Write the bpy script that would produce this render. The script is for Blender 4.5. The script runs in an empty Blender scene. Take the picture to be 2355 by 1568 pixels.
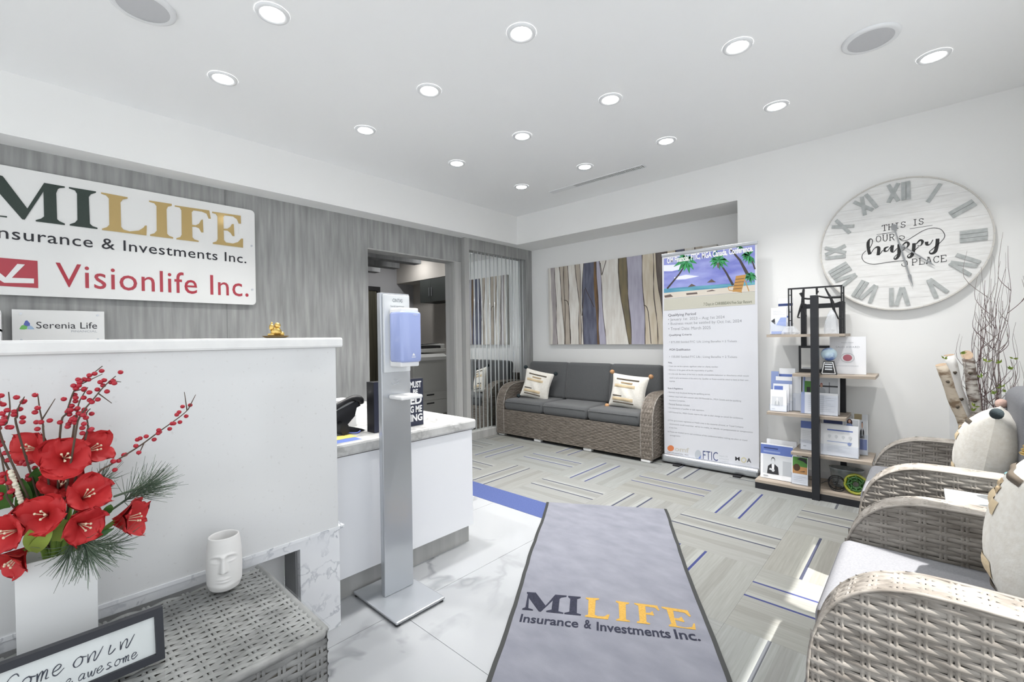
import bpy, math, random
from mathutils import Vector, Matrix

random.seed(7)
SC = bpy.context.scene
COL = SC.collection
PI = math.pi

# ---------------------------------------------------------------- camera
F_PX, YAW, PITCH, ROLL, CAM_H = 1034.2, 0.740691, -0.006073, -0.014191, 1.2
_r = Vector((math.cos(YAW), math.sin(YAW), 0)); _f = Vector((-math.sin(YAW), math.cos(YAW), 0)); _u = Vector((0, 0, 1))
FW = math.cos(PITCH) * _f + math.sin(PITCH) * _u
_u2 = -math.sin(PITCH) * _f + math.cos(PITCH) * _u
RI = math.cos(ROLL) * _r + math.sin(ROLL) * _u2
UP = -math.sin(ROLL) * _r + math.cos(ROLL) * _u2
CAM = Vector((0, 0, CAM_H))
cam_data = bpy.data.cameras.new('camera')
cam_data.sensor_width = 36.0
cam_data.lens = F_PX / 2355 * 36
cam_data.clip_start = 0.05
cam = bpy.data.objects.new('camera', cam_data)
cam.matrix_world = Matrix(((RI.x, UP.x, -FW.x, 0), (RI.y, UP.y, -FW.y, 0), (RI.z, UP.z, -FW.z, CAM_H), (0, 0, 0, 1)))
COL.objects.link(cam)
SC.camera = cam

# ---------------------------------------------------------------- view, world, sun
SC.view_settings.view_transform = 'Standard'
SC.view_settings.look = 'None'
SC.view_settings.gamma = 1.0
SC.view_settings.use_curve_mapping = False
SC.view_settings.exposure = 0.62
world = bpy.data.worlds.new('world'); SC.world = world
world.use_nodes = True
bg = world.node_tree.nodes['Background']
bg.inputs[0].default_value = (0.93, 0.97, 1.0, 1)
bg.inputs[1].default_value = 1.15
SUN_DIR = Vector((-1.0, 0.25, -1.9)).normalized()
sun_data = bpy.data.lights.new('sun', 'SUN')
sun_data.energy = 8.5
sun_data.color = (1.0, 0.97, 0.92)
sun_data.angle = 0.01
sun = bpy.data.objects.new('sun', sun_data)
sun.rotation_euler = SUN_DIR.to_track_quat('-Z', 'Y').to_euler()
sun.location = (6, 0, 8)
COL.objects.link(sun)
LAMP_W = 5.0

# ---------------------------------------------------------------- photo pixels to points on a known plane
def ray(x, y): return FW + (x - 1177.5) / F_PX * RI - (y - 784) / F_PX * UP
def zp(x, y, z=0.0): d = ray(x, y); return CAM + d * ((z - CAM_H) / d.z)
def yp(x, y, v): d = ray(x, y); return CAM + d * (v / d.y)
def xp(x, y, v): d = ray(x, y); return CAM + d * (v / d.x)

# ---------------------------------------------------------------- materials
MATS = {}
def mat(name, col, rough=0.5, metal=0.0, col2=None, scale=8.0, stretch=(1, 1, 1), detail=4.0, bump=0.0, bscale=None,
        emit=None, trans=0.0, ior=1.45, alpha=1.0, coat=0.0, lo=0.35, hi=0.65, sheen=0.0, spec=0.5):
    if name in MATS: return MATS[name]
    m = bpy.data.materials.new(name); MATS[name] = m
    m.use_nodes = True
    nt = m.node_tree; b = nt.nodes['Principled BSDF']
    b.inputs['Base Color'].default_value = (*col, 1)
    b.inputs['Roughness'].default_value = rough
    b.inputs['Metallic'].default_value = metal
    b.inputs['IOR'].default_value = ior
    b.inputs['Transmission Weight'].default_value = trans
    b.inputs['Alpha'].default_value = alpha
    b.inputs['Coat Weight'].default_value = coat
    b.inputs['Specular IOR Level'].default_value = spec
    if sheen: b.inputs['Sheen Weight'].default_value = sheen
    if emit:
        b.inputs['Emission Color'].default_value = (*emit[0], 1); b.inputs['Emission Strength'].default_value = emit[1]
    if col2 is not None or bump:
        tc = nt.nodes.new('ShaderNodeTexCoord'); mp = nt.nodes.new('ShaderNodeMapping')
        mp.inputs['Scale'].default_value = stretch
        nt.links.new(tc.outputs['Object'], mp.inputs['Vector'])
        nz = nt.nodes.new('ShaderNodeTexNoise'); nz.inputs['Scale'].default_value = scale; nz.inputs['Detail'].default_value = detail
        nt.links.new(mp.outputs[0], nz.inputs['Vector'])
        if col2 is not None:
            cr = nt.nodes.new('ShaderNodeValToRGB')
            cr.color_ramp.elements[0].position = lo; cr.color_ramp.elements[0].color = (*col, 1)
            cr.color_ramp.elements[1].position = hi; cr.color_ramp.elements[1].color = (*col2, 1)
            nt.links.new(nz.outputs['Fac'], cr.inputs[0]); nt.links.new(cr.outputs[0], b.inputs['Base Color'])
        if bump:
            n2 = nz
            if bscale:
                n2 = nt.nodes.new('ShaderNodeTexNoise'); n2.inputs['Scale'].default_value = bscale
                nt.links.new(mp.outputs[0], n2.inputs['Vector'])
            bp = nt.nodes.new('ShaderNodeBump'); bp.inputs['Strength'].default_value = bump; bp.inputs['Distance'].default_value = 0.004
            nt.links.new(n2.outputs['Fac'], bp.inputs['Height']); nt.links.new(bp.outputs[0], b.inputs['Normal'])
    return m

def marble(name, base, vein, scale=1.6, width=0.03, rough=0.12, warp=0.6, cloud=None):
    """veins = thin band of a warped noise"""
    m = mat(name, base, rough); nt = m.node_tree; b = nt.nodes['Principled BSDF']
    tc = nt.nodes.new('ShaderNodeTexCoord')
    w = nt.nodes.new('ShaderNodeTexNoise'); w.inputs['Scale'].default_value = scale * 1.7; w.inputs['Detail'].default_value = 3
    nt.links.new(tc.outputs['Object'], w.inputs['Vector'])
    mx = nt.nodes.new('ShaderNodeVectorMath'); mx.operation = 'SCALE'; mx.inputs['Scale'].default_value = warp
    nt.links.new(w.outputs['Color'], mx.inputs[0])
    ad = nt.nodes.new('ShaderNodeVectorMath'); ad.operation = 'ADD'
    nt.links.new(tc.outputs['Object'], ad.inputs[0]); nt.links.new(mx.outputs[0], ad.inputs[1])
    n = nt.nodes.new('ShaderNodeTexNoise'); n.inputs['Scale'].default_value = scale; n.inputs['Detail'].default_value = 5
    nt.links.new(ad.outputs[0], n.inputs['Vector'])
    s = nt.nodes.new('ShaderNodeMath'); s.operation = 'SUBTRACT'; s.inputs[1].default_value = 0.5
    a = nt.nodes.new('ShaderNodeMath'); a.operation = 'ABSOLUTE'
    nt.links.new(n.outputs['Fac'], s.inputs[0]); nt.links.new(s.outputs[0], a.inputs[0])
    cr = nt.nodes.new('ShaderNodeValToRGB')
    cr.color_ramp.elements[0].position = 0; cr.color_ramp.elements[0].color = (*vein, 1)
    cr.color_ramp.elements[1].position = width; cr.color_ramp.elements[1].color = (*base, 1)
    nt.links.new(a.outputs[0], cr.inputs[0])
    # veins fade in and out over larger areas
    f = nt.nodes.new('ShaderNodeTexNoise'); f.inputs['Scale'].default_value = scale * 0.9
    nt.links.new(tc.outputs['Object'], f.inputs['Vector'])
    fr = nt.nodes.new('ShaderNodeValToRGB'); fr.color_ramp.elements[0].position = 0.42; fr.color_ramp.elements[1].position = 0.62
    nt.links.new(f.outputs['Fac'], fr.inputs[0])
    mixn = nt.nodes.new('ShaderNodeMix'); mixn.data_type = 'RGBA'
    nt.links.new(fr.outputs[0], mixn.inputs[0]); mixn.inputs[6].default_value = (*(cloud or base), 1)
    nt.links.new(cr.outputs[0], mixn.inputs[7]); nt.links.new(mixn.outputs[2], b.inputs['Base Color'])
    return m

M_WALL = mat('wall_paint', (0.87, 0.87, 0.86), 0.75, bump=0.05, scale=60)
M_CEIL = mat('ceiling_paint', (0.93, 0.935, 0.935), 0.8)
M_WOOD = mat('grey_wood', (0.21, 0.213, 0.21), 0.5, col2=(0.42, 0.423, 0.415), scale=1.0, stretch=(26, 26, 2.2), detail=9, lo=0.22, hi=0.78)
M_WOODL = mat('grey_wood_light', (0.36, 0.36, 0.35), 0.5, col2=(0.45, 0.45, 0.44), scale=1.0, stretch=(14, 14, 0.8), detail=6)
M_WOODD = mat('grey_wood_dark', (0.20, 0.205, 0.21), 0.6, col2=(0.28, 0.285, 0.29), scale=1.0, stretch=(12, 12, 0.9), detail=6)
M_MARB = marble('marble_veined', (0.80, 0.81, 0.83), (0.40, 0.42, 0.46), scale=5.5, width=0.035, rough=0.15, warp=0.35, cloud=(0.76, 0.77, 0.80))
M_MARBD = marble('marble_worktop', (0.60, 0.60, 0.59), (0.33, 0.33, 0.32), scale=4.5, width=0.09, rough=0.2, warp=0.4, cloud=(0.56, 0.56, 0.55))
M_FLOORM = marble('marble_floor', (0.37, 0.38, 0.392), (0.19, 0.197, 0.21), scale=1.15, width=0.02, rough=0.06, warp=0.5, cloud=(0.355, 0.365, 0.378))
M_QUARTZ = mat('white_quartz', (0.66, 0.66, 0.66), 0.12, col2=(0.715, 0.72, 0.725), scale=70, detail=2, lo=0.27, hi=0.36)
M_QTOP = mat('white_quartz_top', (0.82, 0.82, 0.81), 0.2, col2=(0.78, 0.78, 0.775), scale=22)
M_GLOSSW = mat('white_lacquer', (0.80, 0.81, 0.84), 0.12)
M_WHITE = mat('white_plain', (0.84, 0.84, 0.84), 0.45)
M_BLACK = mat('black_plain', (0.012, 0.012, 0.014), 0.4)
M_BLACKM = mat('black_metal', (0.015, 0.016, 0.02), 0.45, bump=0.1, scale=120)
M_ALU = mat('aluminium', (0.55, 0.57, 0.60), 0.28, metal=0.85)
M_SILVER = mat('silver_paint', (0.50, 0.52, 0.55), 0.22, metal=0.55)
M_GOLD = mat('gold_metal', (0.62, 0.42, 0.12), 0.3, metal=0.9, col2=(0.75, 0.55, 0.2), scale=40)
M_GREYF = mat('charcoal_fabric', (0.075, 0.078, 0.082), 0.9, col2=(0.10, 0.103, 0.107), scale=220, bump=0.15, sheen=0.2)
M_CREAM = mat('cream_cotton', (0.70, 0.67, 0.61), 0.9, col2=(0.76, 0.74, 0.69), scale=60, bump=0.25, bscale=120)
M_WICK = mat('grey_wicker', (0.12, 0.104, 0.088), 0.6, col2=(0.36, 0.335, 0.305), scale=11, stretch=(1, 1, 5), detail=5, lo=0.22, hi=0.72)
M_WICKL = mat('pale_grey_wicker', (0.14, 0.14, 0.138), 0.55, col2=(0.31, 0.31, 0.305), scale=9, stretch=(1, 1, 4), detail=5, lo=0.3, hi=0.62)
M_WICKB = mat('wicker_backing', (0.11, 0.10, 0.085), 0.9)
def thin_glass(name, tint, rough=0.02, ior=1.45, haze=0.0):
    """thin clear sheet: mirror share by Fresnel, the rest passes straight through"""
    m = bpy.data.materials.new(name); MATS[name] = m; m.use_nodes = True; nt = m.node_tree; nt.nodes.clear()
    o = nt.nodes.new('ShaderNodeOutputMaterial'); mx = nt.nodes.new('ShaderNodeMixShader'); tr = nt.nodes.new('ShaderNodeBsdfTransparent'); gl = nt.nodes.new('ShaderNodeBsdfGlossy'); fr = nt.nodes.new('ShaderNodeFresnel')
    fr.inputs['IOR'].default_value = ior; tr.inputs[0].default_value = (*tint, 1); gl.inputs['Roughness'].default_value = rough
    src = tr.outputs[0]
    if haze:
        df = nt.nodes.new('ShaderNodeBsdfDiffuse'); df.inputs[0].default_value = (0.85, 0.87, 0.9, 1); m2 = nt.nodes.new('ShaderNodeMixShader'); m2.inputs[0].default_value = haze
        nt.links.new(tr.outputs[0], m2.inputs[1]); nt.links.new(df.outputs[0], m2.inputs[2]); src = m2.outputs[0]
    ge = nt.nodes.new('ShaderNodeNewGeometry'); iv = nt.nodes.new('ShaderNodeMath'); iv.operation = 'SUBTRACT'; iv.inputs[0].default_value = 1.0; nt.links.new(ge.outputs['Backfacing'], iv.inputs[1])
    ml = nt.nodes.new('ShaderNodeMath'); ml.operation = 'MULTIPLY'; nt.links.new(fr.outputs[0], ml.inputs[0]); nt.links.new(iv.outputs[0], ml.inputs[1])
    nt.links.new(ml.outputs[0], mx.inputs[0]); nt.links.new(src, mx.inputs[1]); nt.links.new(gl.outputs[0], mx.inputs[2]); nt.links.new(mx.outputs[0], o.inputs[0])
    return m
M_GLASS = thin_glass('clear_glass', (0.985, 0.99, 0.988))
M_ACRYL = thin_glass('clear_acrylic', (0.97, 0.98, 1.0), haze=0.06)
M_PAPER = mat('white_paper', (0.82, 0.83, 0.86), 0.6)
M_BLUEP = mat('blue_print', (0.12, 0.18, 0.47), 0.5)
M_NAVYP = mat('navy_print', (0.03, 0.05, 0.16), 0.5)
M_GREYP = mat('grey_print', (0.45, 0.47, 0.50), 0.6)
M_DARKP = mat('dark_print', (0.03, 0.03, 0.035), 0.5)
M_SKINP = mat('skin_print', (0.55, 0.33, 0.25), 0.6)
M_GREENP = mat('green_print', (0.10, 0.28, 0.06), 0.6)
M_OAK = mat('grey_oak', (0.32, 0.27, 0.22), 0.55, col2=(0.42, 0.36, 0.30), scale=2.0, stretch=(2, 18, 18), detail=5)

# ---------------------------------------------------------------- mesh building
class MB:
    """collects vertices, faces and a material slot for each face; build() links them as one mesh object"""
    def __init__(s): s.v = []; s.f = []; s.m = []; s.k = 0
    def add(s, vs, fs):
        o = len(s.v); s.v += [tuple(p) for p in vs]; s.f += [tuple(i + o for i in f) for f in fs]; s.m += [s.k] * len(fs); return s
    def box(s, x0, x1, y0, y1, z0, z1):
        vs = [(x, y, z) for z in (z0, z1) for y in (y0, y1) for x in (x0, x1)]
        return s.add(vs, [(0, 2, 3, 1), (4, 5, 7, 6), (0, 1, 5, 4), (2, 6, 7, 3), (0, 4, 6, 2), (1, 3, 7, 5)])
    def obox(s, c, ax, ay, az):
        c, ax, ay, az = map(Vector, (c, ax, ay, az))
        vs = [c + i * ax + j * ay + k * az for k in (-1, 1) for j in (-1, 1) for i in (-1, 1)]
        return s.add(vs, [(0, 2, 3, 1), (4, 5, 7, 6), (0, 1, 5, 4), (2, 6, 7, 3), (0, 4, 6, 2), (1, 3, 7, 5)])
    def bar(s, a, b, w, t=None, up=(0, 0, 1)):
        a, b = Vector(a), Vector(b); d = b - a; L = d.length
        if L < 1e-6: return s
        d.normalize(); u = Vector(up)
        if abs(d.dot(u)) > 0.98: u = Vector((1, 0, 0))
        sd = d.cross(u).normalized(); u = sd.cross(d)
        return s.obox((a + b) / 2, d * L / 2, sd * w / 2, u * (t if t else w) / 2)
    def rbox(s, x0, x1, y0, y1, z0, z1, r, n=3):
        """box with all edges rounded"""
        cx, cy, cz = (x0 + x1) / 2, (y0 + y1) / 2, (z0 + z1) / 2; hx, hy, hz = (x1 - x0) / 2, (y1 - y0) / 2, (z1 - z0) / 2
        r = min(r, hx, hy, hz); N = 4 * n; rings = []
        lat = [(-PI / 2 + PI / 2 * i / n, -1) for i in range(n + 1)] + [(PI / 2 * i / n, 1) for i in range(n + 1)]
        for la, sg in lat:
            ring = []
            for q in range(4):
                sx, sy = ((1, 1), (-1, 1), (-1, -1), (1, -1))[q]
                for i in range(n + 1):
                    th = q * PI / 2 + PI / 2 * i / n
                    ring.append((cx + sx * (hx - r) + r * math.cos(la) * math.cos(th), cy + sy * (hy - r) + r * math.cos(la) * math.sin(th), cz + sg * (hz - r) + r * math.sin(la)))
            rings.append(ring)
        K = len(rings[0]); vs = [p for g in rings for p in g]; fs = []
        for i in range(len(rings) - 1):
            for j in range(K): fs.append((i * K + j, i * K + (j + 1) % K, (i + 1) * K + (j + 1) % K, (i + 1) * K + j))
        fs.append(tuple(range(K))[::-1]); fs.append(tuple((len(rings) - 1) * K + j for j in range(K)))
        return s.add(vs, fs)
    def tube(s, pts, r, n=6, cap=True):
        pts = [Vector(p) for p in pts]; N = len(pts); rs = r if isinstance(r, (list, tuple)) else [r] * N
        vs = []; prev = None
        for i in range(N):
            d = (pts[min(i + 1, N - 1)] - pts[max(i - 1, 0)])
            if d.length < 1e-9: d = Vector((0, 0, 1))
            d.normalize()
            if prev is None:
                u = Vector((0, 0, 1)) if abs(d.z) < 0.9 else Vector((1, 0, 0))
            else: u = prev
            a = d.cross(u)
            if a.length < 1e-6: a = d.cross(Vector((0, 1, 0.3)))
            a.normalize(); b = a.cross(d); prev = b
            vs += [pts[i] + rs[i] * (math.cos(2 * PI * j / n) * a + math.sin(2 * PI * j / n) * b) for j in range(n)]
        fs = [(i * n + j, i * n + (j + 1) % n, (i + 1) * n + (j + 1) % n, (i + 1) * n + j) for i in range(N - 1) for j in range(n)]
        if cap: fs += [tuple(range(n))[::-1], tuple((N - 1) * n + j for j in range(n))]
        return s.add(vs, fs)
    def loop(s, pts, r, n=6):
        pts = [Vector(p) for p in pts]; N = len(pts); vs = []; nor = Vector((0, 0, 0)); c = sum(pts, Vector()) / N
        for i in range(N): nor += (pts[i] - c).cross(pts[(i + 1) % N] - c)
        nor.normalize()
        for i in range(N):
            d = (pts[(i + 1) % N] - pts[i - 1]).normalized(); a = d.cross(nor).normalized()
            vs += [pts[i] + r * (math.cos(2 * PI * j / n) * a + math.sin(2 * PI * j / n) * nor) for j in range(n)]
        return s.add(vs, [(i * n + j, i * n + (j + 1) % n, ((i + 1) % N) * n + (j + 1) % n, ((i + 1) % N) * n + j) for i in range(N) for j in range(n)])
    def lathe(s, c, prof, n=24, sx=1.0, sy=1.0, cap=True):
        c = Vector(c); vs = []
        for r, z in prof: vs += [c + Vector((r * sx * math.cos(2 * PI * j / n), r * sy * math.sin(2 * PI * j / n), z)) for j in range(n)]
        fs = [(i * n + j, i * n + (j + 1) % n, (i + 1) * n + (j + 1) % n, (i + 1) * n + j) for i in range(len(prof) - 1) for j in range(n)]
        if cap:
            if prof[0][0] > 1e-5: fs.append(tuple(range(n))[::-1])
            if prof[-1][0] > 1e-5: fs.append(tuple((len(prof) - 1) * n + j for j in range(n)))
        return s.add(vs, fs)
    def ball(s, c, r, n=10, m=6, sc=(1, 1, 1)):
        c = Vector(c); vs = []; fs = []
        for i in range(m + 1):
            t = -PI / 2 + PI * i / m
            vs += [c + Vector((r * sc[0] * math.cos(t) * math.cos(2 * PI * j / n), r * sc[1] * math.cos(t) * math.sin(2 * PI * j / n), r * sc[2] * math.sin(t))) for j in range(n)]
        fs = [(i * n + j, i * n + (j + 1) % n, (i + 1) * n + (j + 1) % n, (i + 1) * n + j) for i in range(m) for j in range(n)]
        return s.add(vs, fs)
    def prism(s, poly, fn, t0, t1):
        """outline poly of (a, b) extruded from t0 to t1, fn(a, b, t) gives the point"""
        n = len(poly)
        vs = [fn(a, b, t0) for a, b in poly] + [fn(a, b, t1) for a, b in poly]
        return s.add(vs, [tuple(range(n))[::-1], tuple(range(n, 2 * n))] + [(i, (i + 1) % n, n + (i + 1) % n, n + i) for i in range(n)])
    def quad(s, a, b, c, d): return s.add([a, b, c, d], [(0, 1, 2, 3)])
    def poly(s, pts): return s.add(pts, [tuple(range(len(pts)))])
    def grid(s, fn, nu, nv):
        vs = [fn(i / nu, j / nv) for j in range(nv + 1) for i in range(nu + 1)]
        return s.add(vs, [(j * (nu + 1) + i, j * (nu + 1) + i + 1, (j + 1) * (nu + 1) + i + 1, (j + 1) * (nu + 1) + i) for j in range(nv) for i in range(nu)])
    def ribbon(s, pts, w, nor, lift=0.0):
        """flat stroke along a polyline; w may be one width or a list"""
        pts = [Vector(p) for p in pts]; nor = Vector(nor); N = len(pts); vs = []
        ws = w if isinstance(w, (list, tuple)) else [w] * N
        for i in range(N):
            d = (pts[min(i + 1, N - 1)] - pts[max(i - 1, 0)]).normalized(); a = d.cross(nor).normalized()
            vs += [pts[i] + a * ws[i] / 2 + nor * lift, pts[i] - a * ws[i] / 2 + nor * lift]
        return s.add(vs, [(2 * i, 2 * i + 1, 2 * i + 3, 2 * i + 2) for i in range(N - 1)])
    def build(s, name, m, parent=None, smooth=False, kind=None, label=None, world=True):
        me = bpy.data.meshes.new(name)
        off = Vector((0, 0, 0))
        if parent is not None and world:
            p = parent
            while p is not None: off = off + p.location; p = p.parent
        me.from_pydata([tuple(Vector(q) - off) for q in s.v] if off.length else s.v, [], s.f)
        ms = m if isinstance(m, (list, tuple)) else [m]
        for q in ms: me.materials.append(q)
        if len(ms) > 1: me.polygons.foreach_set('material_index', s.m)
        if smooth: me.polygons.foreach_set('use_smooth', [True] * len(me.polygons))
        me.update()
        o = bpy.data.objects.new(name, me); COL.objects.link(o)
        if parent is not None: o.parent = parent
        if kind: o['kind'] = kind
        if label: o['label'] = label
        return o

def empty(name, loc=(0, 0, 0)):
    o = bpy.data.objects.new(name, None); o.location = loc; COL.objects.link(o); o.empty_display_size = 0.1; return o
def tag(o, label, cat, group=None):
    o['label'] = label; o['category'] = cat
    if group: o['group'] = group
    return o
def thing(name, label, cat, loc=(0, 0, 0), group=None): return tag(empty(name, loc), label, cat, group)
def struct(o): o['kind'] = 'structure'; return o
def copy_tree(o, parent=None):
    c = o.copy(); COL.objects.link(c); c.parent = parent
    for ch in list(o.children):
        if ch.type != 'LIGHT' or True: copy_tree(ch, c)
    return c
def sm(pts, n=6):
    """smooth a polyline (Catmull-Rom)"""
    P = [Vector(p) for p in pts]; out = []
    for i in range(len(P) - 1):
        a, b, c, d = P[max(i - 1, 0)], P[i], P[i + 1], P[min(i + 2, len(P) - 1)]
        for k in range(n):
            t = k / n
            out.append(0.5 * ((2 * b) + (c - a) * t + (2 * a - 5 * b + 4 * c - d) * t * t + (3 * b - a - 3 * c + d) * t * t * t))
    out.append(P[-1]); return out

# ---------------------------------------------------------------- lettering in the built-in face, returned as flat outlines
_TXT = {}
def glyphs(text, bold=0.0, spacing=1.0):
    key = (text, bold, spacing)
    if key in _TXT: return _TXT[key]
    cu = bpy.data.curves.new('lettering', 'FONT'); cu.body = text; cu.size = 1.0; cu.resolution_u = 3; cu.offset = bold; cu.space_character = spacing
    ob = bpy.data.objects.new('lettering', cu); COL.objects.link(ob)
    dg = bpy.context.evaluated_depsgraph_get(); dg.update()
    me = ob.evaluated_get(dg).to_mesh()
    vs = [(v.co.x, v.co.y) for v in me.vertices]; fs = [tuple(p.vertices) for p in me.polygons]
    ob.evaluated_get(dg).to_mesh_clear(); bpy.data.objects.remove(ob); bpy.data.curves.remove(cu)
    _TXT[key] = (vs, fs); return vs, fs
def put_text(mb, text, origin, ux, uy, w=None, h=None, bold=0.0, spacing=1.0, shear=0.0):
    """fit text: origin = lower left of its ink box, ux / uy unit vectors, w / h size of the ink box"""
    vs, fs = glyphs(text, bold, spacing)
    if not vs: return mb
    x0 = min(v[0] for v in vs); x1 = max(v[0] for v in vs); y0 = min(v[1] for v in vs); y1 = max(v[1] for v in vs)
    if w is None: w = h * (x1 - x0) / (y1 - y0)
    if h is None: h = w * (y1 - y0) / (x1 - x0)
    kx, ky = w / (x1 - x0), h / (y1 - y0); o, ux, uy = Vector(origin), Vector(ux), Vector(uy)
    return mb.add([o + ux * ((a - x0) * kx + shear * (b - y0) * ky) + uy * (b - y0) * ky for a, b in vs], fs)

# ---------------------------------------------------------------- basket weave on a surface: surf(u, v) gives point, normal, across
def weave(mb, surf, u0, u1, v0, v1, row=0.017, pitch=0.05, width=0.0145, amp=0.0035, stake=0.009, urange=None, vrange=None, step=5, jit=0.0015):
    n = max(1, int(round((v1 - v0) / row))); rr = (v1 - v0) / n
    for i in range(n):
        v = v0 + (i + 0.5) * rr
        a, b = urange(v) if urange else (u0, u1)
        if b - a < 0.02: continue
        ns = max(2, int((b - a) / pitch * step)); vs = []; width_ = width * 1.1
        ph = random.uniform(-jit, jit)
        for k in range(ns + 1):
            u = a + (b - a) * k / ns
            p, nn, tv = surf(u, v)
            off = amp * math.cos(PI * (u / pitch) + PI * i)
            c = p + nn * off + tv * ph
            vs += [c + tv * (width_ / 2) - nn * 0.0024, c + nn * 0.0016, c - tv * (width_ / 2) - nn * 0.0024]
        fs = []
        for k in range(ns): fs += [(3 * k, 3 * k + 1, 3 * k + 4, 3 * k + 3), (3 * k + 1, 3 * k + 2, 3 * k + 5, 3 * k + 4)]
        mb.add(vs, fs)
    k0 = int(math.ceil(u0 / pitch)); k1 = int(math.floor(u1 / pitch))
    for k in range(k0, k1 + 1):
        u = k * pitch
        a, b = vrange(u) if vrange else (v0, v1)
        if b - a < 0.02: continue
        for du in (-0.006, 0.006):
            vs = []; ns = 2 if not vrange else 2
            for q in range(ns + 1):
                p, nn, tv = surf(u + du, a + (b - a) * q / ns)
                p2 = surf(u + du + 0.004, a + (b - a) * q / ns)[0]; tu = (p2 - p).normalized()
                vs += [p + tu * stake / 2 - nn * 0.001, p + nn * 0.0022, p - tu * stake / 2 - nn * 0.001]
            fs = []
            for q in range(ns): fs += [(3 * q, 3 * q + 1, 3 * q + 4, 3 * q + 3), (3 * q + 1, 3 * q + 2, 3 * q + 5, 3 * q + 4)]
            mb.add(vs, fs)
def plane_surf(o, eu, ev, n):
    o, eu, ev, n = map(Vector, (o, eu, ev, n))
    return lambda u, v: (o + eu * u + ev * v, n, ev)
# ================================================================ the room
XL, XR, YB, YA, YF, ZC = -4.0, 0.78, 4.28, 4.73, -1.7, 2.74     # grey wall, window wall, clock wall, alcove wall, street wall, ceiling
ZS = 2.387                                                       # underside of bulkhead and alcove
DY0, DY1, DZ = 2.305, 3.41, 2.105                                # doorway in the grey wall

floor = struct(MB().box(-7.2, XR + 0.2, YF - 0.2, 5.3, -0.12, -0.006).build('floor', mat('floor_screed', (0.45, 0.45, 0.45), 0.9)))

def carpet_material():
    m = mat('striped_carpet', (0.4, 0.4, 0.38), 0.95); nt = m.node_tree; b = nt.nodes['Principled BSDF']; N = nt.nodes.new; L = nt.links.new
    tc = N('ShaderNodeTexCoord'); sx = N('ShaderNodeSeparateXYZ'); L(tc.outputs['Object'], sx.inputs[0])
    fx = N('ShaderNodeMapRange'); fx.inputs[1].default_value = -0.2975; fx.inputs[2].default_value = 0.2975; L(sx.outputs[0], fx.inputs[0])
    oi = N('ShaderNodeObjectInfo')
    def ramp(stops, interp='CONSTANT'):
        r = N('ShaderNodeValToRGB'); r.color_ramp.interpolation = interp
        while len(r.color_ramp.elements) < len(stops): r.color_ramp.elements.new(0.5)
        for e, (p, c) in zip(r.color_ramp.elements, stops): e.position = p; e.color = (*c, 1)
        return r
    A, Bc, Lt, W = (0.20, 0.206, 0.202), (0.178, 0.181, 0.176), (0.208, 0.215, 0.21), (0.238, 0.247, 0.243)
    base = ramp([(0, A), (0.17, Lt), (0.225, W), (0.30, Lt), (0.34, Bc), (0.44, Lt), (0.475, W), (0.545, A), (0.70, Bc), (0.80, A)])
    L(fx.outputs[0], base.inputs[0])
    lines = ramp([(0, (0, 0, 0)), (0.270, (1, 1, 1)), (0.293, (0, 0, 0)), (0.517, (1, 1, 1)), (0.540, (0, 0, 0))]); L(fx.outputs[0], lines.inputs[0])
    lc = ramp([(0, (0.07, 0.075, 0.085)), (0.45, (0.026, 0.034, 0.12)), (0.75, (0.03, 0.034, 0.06))]); L(oi.outputs['Random'], lc.inputs[0])
    mp = N('ShaderNodeMapping'); mp.inputs['Scale'].default_value = (120, 5, 1); L(tc.outputs['Object'], mp.inputs[0])
    nz = N('ShaderNodeTexNoise'); nz.inputs['Scale'].default_value = 1; nz.inputs['Detail'].default_value = 3; L(mp.outputs[0], nz.inputs[0])
    st = ramp([(0.3, (0.90, 0.895, 0.88)), (0.7, (1.08, 1.08, 1.08))], 'LINEAR'); L(nz.outputs['Fac'], st.inputs[0])
    warm = ramp([(0, (1.0, 1.0, 1.0)), (0.5, (1.02, 1.03, 1.02)), (0.8, (0.97, 0.94, 0.88)), (1, (1.03, 1.03, 1.03))], 'LINEAR'); L(oi.outputs['Random'], warm.inputs[0])
    def mix(kind, fac, a, c):
        x = N('ShaderNodeMix'); x.data_type = 'RGBA'; x.blend_type = kind
        if fac is None: x.inputs[0].default_value = 1
        else: L(fac, x.inputs[0])
        L(a, x.inputs[6]); L(c, x.inputs[7]); return x.outputs[2]
    c = mix('MULTIPLY', None, base.outputs[0], st.outputs[0]); c = mix('MULTIPLY', None, c, warm.outputs[0]); c = mix('MIX', lines.outputs[0], c, lc.outputs[0])
    L(c, b.inputs['Base Color'])
    bp = N('ShaderNodeBump'); bp.inputs['Strength'].default_value = 0.35; bp.inputs['Distance'].default_value = 0.003
    L(nz.outputs['Fac'], bp.inputs['Height']); L(bp.outputs[0], b.inputs['Normal'])
    return m
M_CARPET = carpet_material()
TS = 0.595
_tiles = {}
BX, BY = -1.08, 2.56                              # where carpet gives way to stone
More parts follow.
